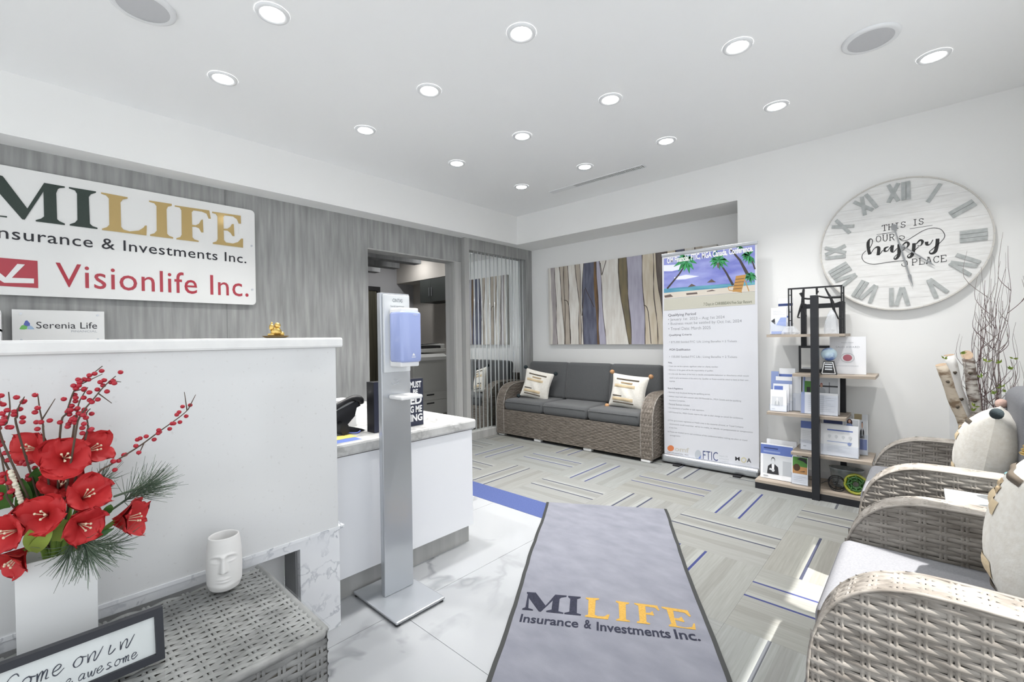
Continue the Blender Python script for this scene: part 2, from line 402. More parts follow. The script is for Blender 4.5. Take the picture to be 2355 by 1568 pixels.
for i in range(-7, 4):
    for j in range(-8, 5):
        x0, y0 = -0.62 + TS * i, 2.56 + TS * j
        a0, a1, b0, b1 = max(x0, XL if y0 < 3.4 else XL + 0.06), min(x0 + TS, XR), max(y0, YF), min(y0 + TS, YA)
        if b0 < BY - 0.01: a0 = max(a0, BX)
        if a1 - a0 < 0.02 or b1 - b0 < 0.02: continue
        ang = -PI / 2 if (i + j) % 2 else 0.0
        cx, cy = x0 + TS / 2, y0 + TS / 2
        # local outline (before turning), with a hair-line joint
        loc = [a0 - cx + 0.0003, a1 - cx - 0.0003, b0 - cy + 0.0003, b1 - cy - 0.0003]
        if ang: loc = [-loc[3], -loc[2], loc[0], loc[1]]
        key = tuple(round(q, 4) for q in loc)
        if key not in _tiles:
            _tiles[key] = o = MB().box(loc[0], loc[1], loc[2], loc[3], -0.006, 0.0).build('carpet_tile', M_CARPET, floor)
        else:
            o = _tiles[key].copy(); COL.objects.link(o)
        o.location = (cx, cy, 0); o.rotation_euler = (0, 0, ang)
# polished stone tiles
for i in range(5):
    for j in range(4):
        x1 = BX - 0.03 - 0.61 * i; x0 = max(x1 - 0.61, XL); y1 = BY - 0.235 - 1.215 * j; y0 = max(y1 - 1.215, YF)
        if x1 - x0 < 0.03 or y1 - y0 < 0.03: continue
        MB().box(x0 + 0.001, x1 - 0.001, y0 + 0.001, y1 - 0.001, -0.006, 0.0).build('marble_tile', M_FLOORM, floor)
M_BLUEC = mat('blue_carpet', (0.045, 0.067, 0.185), 0.95, col2=(0.062, 0.085, 0.215), scale=120, bump=0.3)
MB().box(XL, BX, BY - 0.235, BY, -0.006, 0.0005).build('border_strip', M_BLUEC, floor, label='blue carpet border between stone and carpet')
MB().box(BX - 0.03, BX, YF, BY - 0.235, -0.006, 0.0005).build('border_strip', M_BLUEC, floor)

ceiling = struct(MB().box(-4.2, XR + 0.2, YF - 0.2, 5.0, ZC, ZC + 0.15).build('ceiling', M_CEIL))
# grey wall with the doorway
wl = struct(MB().box(-4.16, XL - 0.014, YF, DY0, 0, ZC).box(-4.16, XL - 0.014, DY0, DY1, DZ, ZC).box(-4.16, XL - 0.014, DY1, 5.0, 0, ZC).build('wall_left', M_WALL))
ys = [YF, -0.12, 1.09, DY0 - 0.0]
for a, b in zip(ys, ys[1:]): MB().box(XL - 0.014, XL, a + 0.001, b - 0.001, 0, ZS).build('wall_panel', M_WOOD, wl)
MB().box(XL - 0.014, XL, DY0 + 0.001, 3.505, DZ, ZS).build('wall_panel', M_WOOD, wl)
MB().box(XL - 0.014, XL, DY1, 3.505, 0, DZ - 0.002).build('wall_panel', M_WOODL, wl)
MB().box(-4.17, XL - 0.014, DY0, DY0 + 0.006, 0, DZ).box(-4.17, XL - 0.014, DY1 - 0.006, DY1, 0, DZ).box(-4.17, XL - 0.002, DY0, DY1, DZ - 0.012, DZ).build('door_lining', M_WOODL, wl)
struct(MB().box(-4.16, -3.797, YF, YB, ZS, ZC).build('trim_1', M_WALL))['label'] = 'white plaster bulkhead above the grey wall'
# clock wall with the sofa alcove
struct(MB().box(-1.2, XR, YB, YA + 0.2, 0, ZC).box(-4.16, -1.2, YB, YA + 0.2, ZS, ZC).box(-4.16, -1.2, YA, YA + 0.2, 0, ZS).build('wall_back', M_WALL))
struct(MB().box(-1.2, XR, YB - 0.012, YB, 0, 0.11).build('baseboard_back', M_WHITE))
struct(MB().box(XL, -1.2, YA - 0.012, YA, 0, 0.11).build('baseboard_alcove', M_WHITE))
# window wall on the right: sill, posts, head (daylight and sun come through here)
W1 = [(-1.3, 0.35), (0.45, 1.85), (1.95, 2.75)]
mb = MB().box(XR, XR + 0.1, YF, YA, 0, 0.12).box(XR, XR + 0.1, YF, YA, 2.62, ZC)
edges = [YF] + [q for w in W1 for q in w] + [YA]
for a, b in zip(edges[::2], edges[1::2]): mb.box(XR, XR + 0.1, a, b, 0.12, 2.62)
struct(mb.build('wall_right', M_WALL))
for n, (a, b) in enumerate(W1):
    m = MB()
    for p in (a, b - 0.03): m.box(XR + 0.03, XR + 0.08, p, p + 0.03, 0.12, 2.62)
    m.box(XR + 0.03, XR + 0.08, a, b, 0.12, 0.15).box(XR + 0.03, XR + 0.08, a, b, 2.59, 2.62)
    struct(m.build('window_%d' % (n + 1), M_ALU))
# street wall behind the viewer: two shop windows and the entrance
W2 = [(-3.6, -2.3), (-2.1, -0.75), (-0.6, 0.9)]
mb = MB().box(-4.16, XR + 0.1, YF - 0.16, YF, 2.42, ZC)
edges = [-4.16] + [q for w in W2 for q in w] + [XR + 0.1]
for a, b in zip(edges[::2], edges[1::2]): mb.box(a, b, YF - 0.16, YF, 0, 2.42)
for a, b in W2[:2]: mb.box(a, b, YF - 0.16, YF, 0, 0.3)
struct(mb.build('wall_front', M_WALL))

# ---------------------------------------------------------------- back office seen through the doorway
M_OFFW = mat('office_wall', (0.52, 0.49, 0.45), 0.8)
M_OFFG = mat('office_wall_grey', (0.42, 0.42, 0.43), 0.8)
struct(MB().box(-7.2, -4.17, 4.95, 5.1, 0, 2.7).build('wall_office_right', M_OFFW))
struct(MB().box(-7.2, -7.0, 1.2, 4.95, 0, 2.7).build('wall_office_back', M_OFFG))
struct(MB().box(-7.2, -4.17, 1.05, 1.2, 0, 2.7).build('wall_office_left', M_OFFW))
struct(MB().box(-7.2, -4.17, 1.05, 5.1, 2.6, 2.75).build('ceiling_office', M_OFFG))
for x0, x1, y1 in ((-5.55, -5.38, 3.95), (-6.1, -5.93, 3.95), (-6.65, -6.48, 3.95)):
    o = struct(MB().box(x0, x1, 1.2, y1, 2.3, 2.6).build('trim_2', M_WOODD)); o['label'] = 'dark ceiling beam in the back office'
struct(MB().box(-7.0, -5.2, 4.6, 4.95, 2.21, 2.6).build('trim_3', M_OFFW))
for x, y in ((-5.2, 2.2), (-5.2, 4.2), (-6.2, 4.25)):  # ceiling lamps out of view, added to brighten the back office
    ol = MB().lathe((x, y, 2.6), [(0.0001, -0.006), (0.06, -0.006), (0.07, -0.001)], 20, cap=False).build('office_fill_light', mat('lamp_diffuser', (1, 1, 1), 0.5, emit=((1.0, 0.99, 0.97), 14.0))); tag(ol, 'unseen round light added to brighten the back office, ' + ('left of the doorway' if y < 3 else 'in front of the copier' if x > -6 else 'over the copier'), 'ceiling light', 'added back office lights')
    ld = bpy.data.lights.new('office_fill_lamp', 'AREA'); ld.shape = 'DISK'; ld.size = 0.1; ld.energy = 3.4; lo = bpy.data.objects.new('office_fill_lamp', ld); COL.objects.link(lo); lo.parent = ol; lo.location = (x, y, 2.585)

# ---------------------------------------------------------------- ceiling fittings
M_LAMP = mat('lamp_diffuser', (1, 1, 1), 0.5, emit=((1.0, 0.99, 0.97), 14.0))
M_TRIM = mat('lamp_trim', (0.80, 0.81, 0.82), 0.4)
GX = (-3.003, -2.243, -1.486, -0.72, 0.054); GY = (0.82, 1.727, 2.602, 3.46)
spots = [(GX[1], GY[0]), (GX[0], GY[0]), (GX[2], GY[1]), (GX[1], GY[1]), (GX[0], GY[1]), (GX[2], GY[2]), (GX[1], GY[2]), (GX[0], GY[2]), (GX[3], GY[2]),
         (GX[3], GY[3]), (GX[2], GY[3]), (GX[1], GY[3]), (GX[0], GY[3]), (GX[4], GY[3])]
near = ['at top left beside the speaker cut by the edge', 'above the large company sign', 'at top centre of the picture', 'in the second row left of the ceiling centre',
        'near the bulkhead between sign and doorway', 'in the third row right of the ceiling centre', 'in the third row at the ceiling centre', 'near the bulkhead above the doorway',
        'at upper right, left of the round speaker', 'below the round speaker at the right', 'right of the slot vent', 'left above the slot vent',
        'farthest away, in the corner of the bulkhead', 'at far right beyond the round speaker']
def make_light():
    t = empty('ceiling_light', (0, 0, 0))
    MB().lathe((0, 0, 0), [(0.052, -0.006), (0.060, -0.010), (0.071, -0.008), (0.075, -0.0005)], 28, cap=False).build('trim_ring', M_TRIM, t, True, world=False)
    MB().lathe((0, 0, 0), [(0.0001, -0.0055), (0.052, -0.006)], 28, cap=False).build('diffuser', M_LAMP, t, world=False)
    return t
proto = make_light(); lamps = []
for k, (x, y) in enumerate(spots):
    o = proto if k == 0 else copy_tree(proto)
    o.location = (x, y, ZC)
    nm = near[k]
    tag(o, 'round recessed ceiling light ' + nm, 'ceiling light', 'recessed ceiling lights')
    lamps.append(o)
for o in lamps:
    ld = bpy.data.lights.new('downlight', 'AREA'); ld.shape = 'DISK'; ld.size = 0.10; ld.energy = LAMP_W; ld.color = (1.0, 0.985, 0.96); ld.spread = 1.8
    lo = bpy.data.objects.new('downlight', ld); COL.objects.link(lo); lo.parent = o; lo.location = (0, 0, -0.012)
M_GRILLE = mat('speaker_grille', (0.56, 0.565, 0.58), 0.7, bump=0.3, scale=400)
for x, y, lab in ((-0.193, 3.02, 'round in-ceiling speaker with grey grille near the right wall'), (-2.614, 0.40, 'round in-ceiling speaker cut by the top left edge')):
    t = thing('ceiling_speaker', lab, 'speaker', (x, y, ZC), 'in-ceiling speakers')
    MB().lathe((x, y, ZC), [(0.098, -0.012), (0.112, -0.014), (0.122, -0.010), (0.124, -0.0005)], 36, cap=False).build('rim', M_TRIM, t, True)
    MB().lathe((x, y, ZC), [(0.0001, -0.011), (0.099, -0.011)], 36, cap=False).build('grille', M_GRILLE, t)
t = thing('slot_vent', 'long white slot air vent in the ceiling', 'vent', (-2.37, 3.82, ZC))
MB().box(-2.90, -1.845, 3.78, 3.788, ZC - 0.006, ZC).box(-2.90, -1.845, 3.852, 3.86, ZC - 0.006, ZC).box(-1.853, -1.845, 3.788, 3.852, ZC - 0.006, ZC).box(-2.90, -2.60, 3.788, 3.852, ZC - 0.006, ZC).build('frame', M_TRIM, t)
MB().box(-2.60, -1.853, 3.788, 3.852, ZC - 0.002, ZC).build('dark_slot', mat('vent_dark', (0.16, 0.17, 0.16), 0.8), t)
for k in range(44): MB().box(-2.595 + k * 0.0168, -2.588 + k * 0.0168, 3.79, 3.85, ZC - 0.006, ZC - 0.002).build('fin', M_TRIM, t)
# ================================================================ reception counter
CX = -1.822                                                      # front face of the tall counter
t = thing('reception_counter', 'tall white quartz reception counter on a marble leg', 'counter', (CX - 0.2, 0.0, 0))
MB().box(CX - 0.03, CX, -1.0, 0.893, 0.418, 1.172).build('front_panel', M_QUARTZ, t)
MB().box(CX - 0.13, CX - 0.03, 0.863, 0.893, 0.74, 1.172).build('end_panel', M_QUARTZ, t)
MB().box(CX - 0.13, CX - 0.11, -1.0, 0.863, 0.418, 1.172).build('back_panel', M_WHITE, t)
MB().box(CX - 0.16, CX + 0.004, -1.0, 0.918, 0.408, 0.420).build('ledge', M_MARB, t)
MB().box(CX - 0.16, CX, -1.0, 0.897, 0.378, 0.408).build('beam', M_MARB, t)
MB().box(CX - 0.03, CX, 0.735, 0.897, 0, 0.378).build('leg', M_MARB, t, label='marble clad leg')
MB().box(CX - 0.14, CX - 0.03, 0.728, 0.85, 0, 0.378).build('leg_lining', M_WOODD, t, label='grey wood lining behind the leg')
MB().box(CX - 0.16, CX - 0.145, -1.0, 0.728, 0, 0.378).build('kick_panel', M_WHITE, t)
s = MB().rbox(CX - 0.30, CX + 0.02, -1.0, 0.918, 1.1725, 1.2135, 0.008, 2).build('counter_slab', M_QTOP, smooth=False)
tag(s, 'thick white quartz slab on top of the tall counter', 'worktop')
# lower desk beside it
t = thing('desk_cabinet', 'glossy white desk cabinet on a grey wood plinth', 'cabinet', (-2.3, 1.3, 0))
MB().box(-2.75, -1.985, 0.895, 1.775, 0.108, 0.668).build('body', M_GLOSSW, t)
MB().box(-1.985, -1.968, 0.905, 1.79, 0.108, 0.666).build('front_panel', M_GLOSSW, t)
MB().box(-2.75, -1.985, 1.775, 1.79, 0.108, 0.666).build('end_panel', M_GLOSSW, t)
MB().box(-2.75, -2.0, 0.90, 1.783, 0.0, 0.108).build('plinth', M_WOODL, t, label='grey wood plinth')
mb = MB().rbox(-3.35, -1.955, 0.90, 1.815, 0.669, 0.727, 0.012, 2)
tag(mb.build('desk_worktop', M_MARBD), 'grey veined marble worktop of the lower desk', 'worktop')

# ---------------------------------------------------------------- hand sanitiser stand
t = thing('sanitizer_stand', 'silver hand sanitiser stand with blue dispenser', 'sanitizer stand', (-1.82, 1.185, 0))
MB().rbox(-1.99, -1.625, 1.04, 1.30, 0.008, 0.020, 0.006, 2).build('base_plate', M_SILVER, t)
for x, y in ((-1.975, 1.055), (-1.64, 1.055), (-1.64, 1.285), (-1.975, 1.285)): MB().lathe((x, y, 0), [(0.012, 0), (0.010, 0.008)], 10).build('foot', M_BLACK, t)
MB().rbox(-1.858, -1.826, 1.111, 1.268, 0.020, 1.418, 0.004, 2).build('column', M_SILVER, t)
MB().rbox(-1.827, -1.812, 1.120, 1.260, 1.05, 1.410, 0.004, 2).build('header_plate', mat('pale_plate', (0.68, 0.70, 0.72), 0.3), t)
d = MB().rbox(-1.812, -1.722, 1.146, 1.246, 1.078, 1.345, 0.006, 2).build('dispenser', M_WHITE, t, label='white soap dispenser body')
MB().rbox(-1.805, -1.706, 1.140, 1.250, 1.098, 1.328, 0.012, 3).build('cover', mat('blue_cover', (0.36, 0.43, 0.74), 0.18, coat=0.4), d, True, label='translucent blue cover')
mb = MB()
put_text(mb, 'instant', (-1.7052, 1.205, 1.311), (0, 1, 0), (0, 0, 1), h=0.006)
mb.poly([(-1.7052, 1.195, 1.128), (-1.7052, 1.212, 1.128), (-1.7052, 1.2035, 1.140)]).box(-1.7056, -1.7052, 1.193, 1.214, 1.120, 1.123)
mb.build('white_mark', M_WHITE, d)
MB().rbox(-1.826, -1.72, 1.146, 1.262, 0.928, 0.946, 0.006, 2).build('drip_tray', M_WHITE, t)
mb = MB(); put_text(mb, 'CINTAS', (-1.8112, 1.166, 1.375), (0, 1, 0), (0, 0, 1), w=0.053, h=0.017, bold=0.012)
put_text(mb, 'hand sanitizer', (-1.8112, 1.155, 1.353), (0, 1, 0), (0, 0, 1), w=0.074, h=0.008)
mb.build('lettering', mat('grey_ink', (0.16, 0.18, 0.20), 0.5), t)
MB().ribbon([(-1.8255, 1.165, 1.00), (-1.8255, 1.178, 0.992), (-1.8255, 1.20, 0.998), (-1.8255, 1.208, 1.012), (-1.8255, 1.186, 1.008), (-1.8255, 1.178, 1.02)], 0.004, (1, 0, 0), 0.0004).build('hand_mark', M_GREYP, t)

# ---------------------------------------------------------------- things on the desk
t = thing('box_sign', 'thick navy box sign with white block capitals standing on the desk', 'sign', (-2.08, 1.37, 0.727))
MB().box(-2.13, -2.062, 1.208, 1.512, 0.7275, 0.985).build('box', M_BLACK, t)
MB().box(-2.062, -2.060, 1.2085, 1.5115, 0.728, 0.9845).build('face', mat('navy_face', (0.022, 0.026, 0.05), 0.6), t)
mb = MB()
for txt, y0, y1, z0, z1 in (('MUST', 1.425, 1.500, 0.936, 0.972), ('BE', 1.445, 1.477, 0.902, 0.928), ('ED', 1.425, 1.502, 0.846, 0.893), ('G ME', 1.425, 1.503, 0.800, 0.838), ('ING', 1.425, 1.505, 0.752, 0.792)):
    put_text(mb, txt, (-2.0595, y0, z0), (0, 1, 0), (0, 0, 1), w=y1 - y0, h=z1 - z0, bold=0.035)
mb.build('lettering', M_WHITE, t)
t = thing('desk_phone', 'black desk phone tilted on its stand', 'phone', (-2.2, 1.11, 0.7275))
fn = lambda a, b, y: (a, y, b)
# profile of cradle and foot in (x, z) turned so its right edge shows past the counter
def ph(a, b, y): return (-2.27 + a * 0.62, 1.10 + a * 0.78 + y * 0.5, 0.7275 + b)
MB().prism([(0, 0.03), (0.02, 0.0), (0.05, 0.012), (0.045, 0.05), (0.015, 0.07)], lambda a, b, y: (-2.18 + y, 1.06 + a, 0.7275 + b), -0.07, 0.05).build('base', M_BLACK, t)
mb = MB(); mb.obox((-2.20, 1.10, 0.85), (0.055, 0, 0), (0, 0.075, 0.028), (0, -0.006, 0.014)); mb.build('body', M_BLACKM, t)
MB().obox((-2.20, 1.095, 0.868), (0.045, 0, 0), (0, 0.058, 0.0225), (0, -0.002, 0.0045)).build('keypad', mat('phone_keys', (0.42, 0.43, 0.43), 0.4), t)
MB().tube(sm([(-2.16, 1.02, 0.85), (-2.15, 1.08, 0.885), (-2.15, 1.14, 0.905), (-2.15, 1.178, 0.895), (-2.15, 1.185, 0.872)], 5), [0.012, 0.013, 0.013, 0.014, 0.014, 0.014, 0.014, 0.014, 0.014, 0.014, 0.015, 0.016, 0.017, 0.018, 0.019, 0.020, 0.020, 0.019, 0.018, 0.016, 0.014], 8).build('handset', M_BLACK, t, True)
MB().prism([(-0.06, -0.02), (0.075, 0.0), (0.062, -0.05), (0.02, -0.09), (-0.03, -0.085)], lambda a, b, y: (-2.20 + y, 1.10 + a, 0.86 + b), -0.03, 0.03).build('cradle', M_BLACKM, t)
MB().prism([(0.0, 0.055), (0.05, 0.035), (0.115, 0.014), (0.135, 0.004), (0.095, 0.0), (0.02, 0.006)], lambda a, b, y: (-2.17 + y, 1.075 + a, 0.728 + b), -0.025, 0.02).build('stand_foot', M_BLACKM, t)
MB().tube(sm([(-2.15, 1.10, 0.737), (-2.12, 1.14, 0.733), (-2.14, 1.17, 0.733), (-2.19, 1.20, 0.733), (-2.22, 1.17, 0.733)], 5), 0.0035, 6).build('blue_cord', mat('blue_plastic', (0.12, 0.16, 0.5), 0.4), t, True)
s = MB().box(-2.14, -2.06, 0.98, 1.115, 0.7272, 0.7282).build('paper_pad', [mat('yellow_paper', (0.8, 0.6, 0.15), 0.6)]); tag(s, 'yellow and blue papers under the desk phone', 'paper')
MB().box(-2.10, -1.99, 0.97, 1.10, 0.7271, 0.7272).build('blue_sheet', M_BLUEP, s)
s = MB().box(-2.46, -2.32, 1.0, 1.25, 0.7275, 0.79).box(-2.45, -2.34, 1.02, 1.24, 0.79, 0.875).build('paper_tray', M_WHITE); tag(s, 'white box standing behind the desk phone', 'box')

# ---------------------------------------------------------------- little gold figurine on a plate
t = thing('gold_figurine', 'small gold seated figurine on a wooden plate on the counter', 'figurine', (-1.95, 0.70, 1.2135))
MB().lathe((-1.95, 0.704, 1.2135), [(0.03, 0.0), (0.040, 0.003), (0.050, 0.010), (0.046, 0.0105), (0.0, 0.007)], 24).build('plate', mat('dark_wood_plate', (0.16, 0.10, 0.03), 0.4), t, True)
c = Vector((-1.95, 0.702, 1.222))
mb = MB().ball(c + Vector((0, 0.004, 0.018)), 0.021, 12, 8, (0.9, 1, 0.95)).ball(c + Vector((0.004, 0.008, 0.044)), 0.012, 10, 8).ball(c + Vector((0, -0.013, 0.036)), 0.011, 8, 6, (1, 0.9, 1.3)).ball(c + Vector((0, -0.012, 0.052)), 0.004, 8, 6, (1, 1, 1.5))
mb.ball(c + Vector((0.004, -0.016, 0.006)), 0.011, 8, 6, (1.2, 1.3, 0.6)).ball(c + Vector((0.004, 0.024, 0.009)), 0.010, 8, 6, (1, 1.1, 1.1)).ball(c + Vector((0.006, -0.026, 0.006)), 0.005, 8, 6)
mb.build('figure', M_GOLD, t, True)

# ---------------------------------------------------------------- wall sign over the desk
SX = XL + 0.032
t = thing('company_sign', 'large white acrylic wall sign with dark green, gold and red lettering', 'sign', (SX, 0.3, 1.875))
Y0, Y1, Z0, Z1 = -0.62, 1.288, 1.497, 2.256
rad = 0.03; outline = []
for (cy, cz, a0) in ((Y1 - rad, Z1 - rad, 0), (Y0 + rad, Z1 - rad, 90), (Y0 + rad, Z0 + rad, 180), (Y1 - rad, Z0 + rad, 270)):
    outline += [(cy + rad * math.cos(math.radians(a0 + 15 * k)), cz + rad * math.sin(math.radians(a0 + 15 * k))) for k in range(7)]
MB().prism(outline, lambda a, b, x: (x, a, b), SX - 0.008, SX).build('panel', mat('white_acrylic', (0.80, 0.80, 0.79), 0.12), t)
for y, z in ((1.262, 1.97), (1.262, 1.62), (Y0 + 0.03, 1.97), (Y0 + 0.03, 1.62)):
    MB().tube([(XL, y, z), (SX + 0.004, y, z)], 0.008, 12).build('standoff', M_ALU, t)
def cp(a, b): p = xp(a / 3.1355, 300 + b / 3.1355, SX + 0.001); return (p.y, p.z)     # point measured on an enlarged view of the sign
def letters(polys, name, m, th=0.004):
    mb = MB()
    for P in polys: mb.prism([cp(*q) for q in P], lambda a, b, x: (x, a, b), SX + 0.0002, SX + th)
    return mb.build(name, m, t)
M_DKG = mat('dark_green_vinyl', (0.022, 0.034, 0.028), 0.35, col2=(0.03, 0.05, 0.04), scale=300)
M_TAN = mat('gold_acrylic', (0.50, 0.36, 0.15), 0.12, metal=0.35)
M_RED = mat('red_acrylic', (0.42, 0.03, 0.05), 0.12)
letters([[(-195, 288), (10, 326), (20, 330), (197, 563), (318, 378), (466, 404), (468, 413), (432, 415), (418, 422), (405, 452), (412, 640), (430, 655), (468, 672), (468, 682), (258, 655), (258, 646), (295, 636), (318, 620), (313, 440), (178, 643), (160, 640), (-60, 390), (-66, 585), (-40, 605), (-10, 612), (50, 618), (50, 628), (-190, 596), (-190, 587), (-130, 575), (-112, 555), (-120, 330), (-140, 310), (-195, 297)],
         [(497, 408), (692, 440), (692, 449), (655, 460), (640, 480), (648, 672), (668, 690), (703, 702), (703, 711), (503, 685), (503, 676), (540, 664), (558, 645), (555, 455), (540, 432), (497, 417)]], 'letter_mi', M_DKG)
letters([[(728, 446), (920, 482), (920, 491), (885, 498), (868, 520), (873, 695), (890, 715), (935, 728), (1000, 722), (1035, 700), (1045, 686), (1058, 686), (1056, 757), (735, 717), (735, 708), (770, 698), (788, 680), (785, 490), (765, 468), (728, 455)],
         [(1075, 505), (1238, 530), (1238, 544), (1210, 550), (1200, 570), (1205, 745), (1220, 760), (1248, 770), (1248, 780), (1082, 760), (1082, 750), (1112, 742), (1130, 722), (1128, 545), (1112, 525), (1075, 514)],
         [(1260, 540), (1508, 577), (1520, 636), (1505, 636), (1490, 600), (1455, 585), (1395, 576), (1382, 590), (1385, 680), (1410, 684), (1435, 672), (1450, 645), (1462, 642), (1466, 735), (1452, 735), (1435, 705), (1410, 695), (1385, 694), (1387, 770), (1400, 785), (1432, 795), (1432, 804), (1272, 785), (1272, 776), (1300, 768), (1310, 750), (1308, 575), (1295, 555), (1260, 548)],
         [(1530, 585), (1735, 615), (1737, 672), (1722, 672), (1708, 640), (1680, 620), (1620, 612), (1610, 625), (1612, 708), (1640, 708), (1660, 695), (1672, 675), (1685, 675), (1690, 762), (1678, 762), (1662, 738), (1640, 722), (1612, 720), (1614, 790), (1630, 808), (1680, 815), (1715, 805), (1738, 780), (1752, 780), (1752, 845), (1535, 818), (1535, 808), (1560, 800), (1570, 782), (1568, 620), (1556, 602), (1530, 594)]], 'letter_life', M_TAN)
def words(text, y0, y1, z, h, name, m, bold):
    """one part for each word, spaced as one line"""
    vs, fs = glyphs(text, bold, 1.06); lo_ = min(v[0] for v in vs); k = (y1 - y0) / (max(v[0] for v in vs) - lo_)
    at_ = 0
    for wd in text.split(' '):
        pre = text[:text.index(wd, at_)]; at_ = text.index(wd, at_) + len(wd)
        end = max(v[0] for v in glyphs(text[:at_], bold, 1.06)[0]); wv = glyphs(wd, bold, 1.06)[0]; wlen = max(v[0] for v in wv) - min(v[0] for v in wv)
        zz = min(v[1] for v in wv); hh = (max(v[1] for v in wv) - zz) * h / (max(v[1] for v in vs) - min(v[1] for v in vs))
        mb = MB(); put_text(mb, wd, (SX + 0.0015, y0 + (end - wlen - lo_) * k, z), (0, 1, 0), (0, 0, 1), w=wlen * k, h=hh, bold=bold, spacing=1.06); mb.build(name, m, t)
words('Insurance & Investments Inc.', -0.108, 1.222, 1.825, 0.071, 'subtitle', mat('black_vinyl', (0.012, 0.012, 0.018), 0.3), 0.004)
words('Visionlife Inc.', 0.155, 1.234, 1.560, 0.152, 'visionlife_lettering', M_RED, 0.002)
mb = MB(); P = [cp(-140, 905), cp(270, 940), cp(276, 1136), cp(-140, 1112)]
mb.prism(P, lambda a, b, x: (x, a, b), SX + 0.0002, SX + 0.002); mb.build('red_emblem', M_RED, t)
letters([[(-130, 950), (-100, 945), (40, 1060), (125, 962), (180, 966), (85, 1062), (245, 1068), (245, 1102), (30, 1098), (-130, 1000)]], 'white_emblem_mark', M_WHITE, 0.003)
# small plaque below it
t = thing('serenia_plaque', 'small white acrylic plaque with a mountain logo above the counter', 'sign', (SX, 0.17, 1.32))
MB().box(SX - 0.006, SX, -0.031, 0.375, 1.213, 1.413).build('panel', mat('white_acrylic', (0.8, 0.8, 0.8), 0.12), t)
for y in (0.005, 0.342):
    for z in (1.232, 1.388): MB().tube([(XL, y, z), (SX + 0.004, y, z)], 0.006, 10).build('standoff', M_ALU, t)
def lp(a, b): p = xp(a / 7.127, 680 + b / 7.127, SX + 0.001); return (SX + 0.0008, p.y, p.z)
MB().poly([lp(*q) for q in ((318, 540), (350, 490), (385, 478), (450, 500), (440, 545), (400, 553), (330, 550))][::-1]).build('green_peak', mat('leaf_green', (0.2, 0.55, 0.15), 0.4), t)
MB().poly([lp(*q) for q in ((385, 470), (415, 410), (445, 402), (490, 450), (492, 490), (450, 500), (410, 490))][::-1]).build('indigo_peak', mat('indigo', (0.12, 0.16, 0.5), 0.4), t)
MB().poly([lp(*q) for q in ((450, 505), (500, 488), (530, 505), (568, 550), (450, 550))][::-1]).build('sky_peak', mat('pale_blue', (0.4, 0.55, 0.75), 0.4), t)
mb = MB(); p = xp(595 / 7.127, 680 + 535 / 7.127, SX); q = xp(1592 / 7.127, 680 + 540 / 7.127, SX)
put_text(mb, 'Serenia Life', (SX + 0.001, p.y, q.z), (0, 1, 0), (0, 0, 1), w=q.y - p.y, h=0.041); mb.build('lettering', M_DARKP, t)
mb = MB(); p = xp(1168 / 7.127, 680 + 598 / 7.127, SX)
put_text(mb, 'FINANCIAL', (SX + 0.001, p.y, p.z), (0, 1, 0), (0, 0, 1), w=q.y - p.y, h=0.013); mb.build('small_lettering', M_GREYP, t)
# white cubby shelf cut by the left edge
t = thing('cubby_shelf', 'white cubby shelf at the left edge behind the counter', 'shelf', (-3.85, -0.3, 1.0))
MB().box(-3.985, -3.72, -0.6, -0.07, 1.375, 1.392).box(-3.985, -3.72, -0.6, -0.07, 1.278, 1.29).box(-3.985, -3.72, -0.087, -0.07, 1.05, 1.375).box(-3.985, -3.72, -0.6, -0.583, 1.05, 1.375).box(-3.985, -3.72, -0.6, -0.07, 1.05, 1.067).build('carcass', M_WHITE, t)
MB().box(-3.99, -3.985, -0.6, -0.07, 1.05, 1.392).build('back', M_GREYF, t)

# ---------------------------------------------------------------- mirrored screen with rods beside the doorway
t = thing('rod_screen', 'grey framed mirrored screen with vertical clear rods', 'screen', (-3.97, 4.1, 0))
FX = -3.94
MB().box(XL - 0.01, FX, 3.511, 3.582, 0.0, ZS).build('post', M_WOODL, t)
MB().box(XL - 0.01, FX, 4.60, YA, 0.0, ZS).build('post', M_WOOD, t)
MB().box(XL - 0.01, FX, 3.582, 4.60, 2.25, ZS).build('head_rail', M_WOOD, t)
MB().box(XL - 0.01, FX, 3.582, 4.60, 0.0, 0.09).build('bottom_rail', M_WOODL, t)
MB().box(XL - 0.008, XL - 0.002, 3.582, 4.60, 0.09, 2.25).build('mirror_pane', mat('tinted_mirror', (0.86, 0.88, 0.88), 0.03, metal=1.0), t)
M_ROD = mat('acrylic_rod', (0.85, 0.87, 0.88), 0.1, metal=0.35)
rod = None
for k in range(15):
    y = 3.61 + k * 0.069 + random.uniform(-0.014, 0.014)
    if rod is None: rod = o = MB().lathe((0, 0, 0.09), [(0.004, 0), (0.004, 2.16)], 8).build('rod', M_ROD, t, True, world=False)
    else: o = rod.copy(); COL.objects.link(o)
    o.location = (-3.975 - t.location.x + random.uniform(0, 0.012), y - t.location.y, 0)

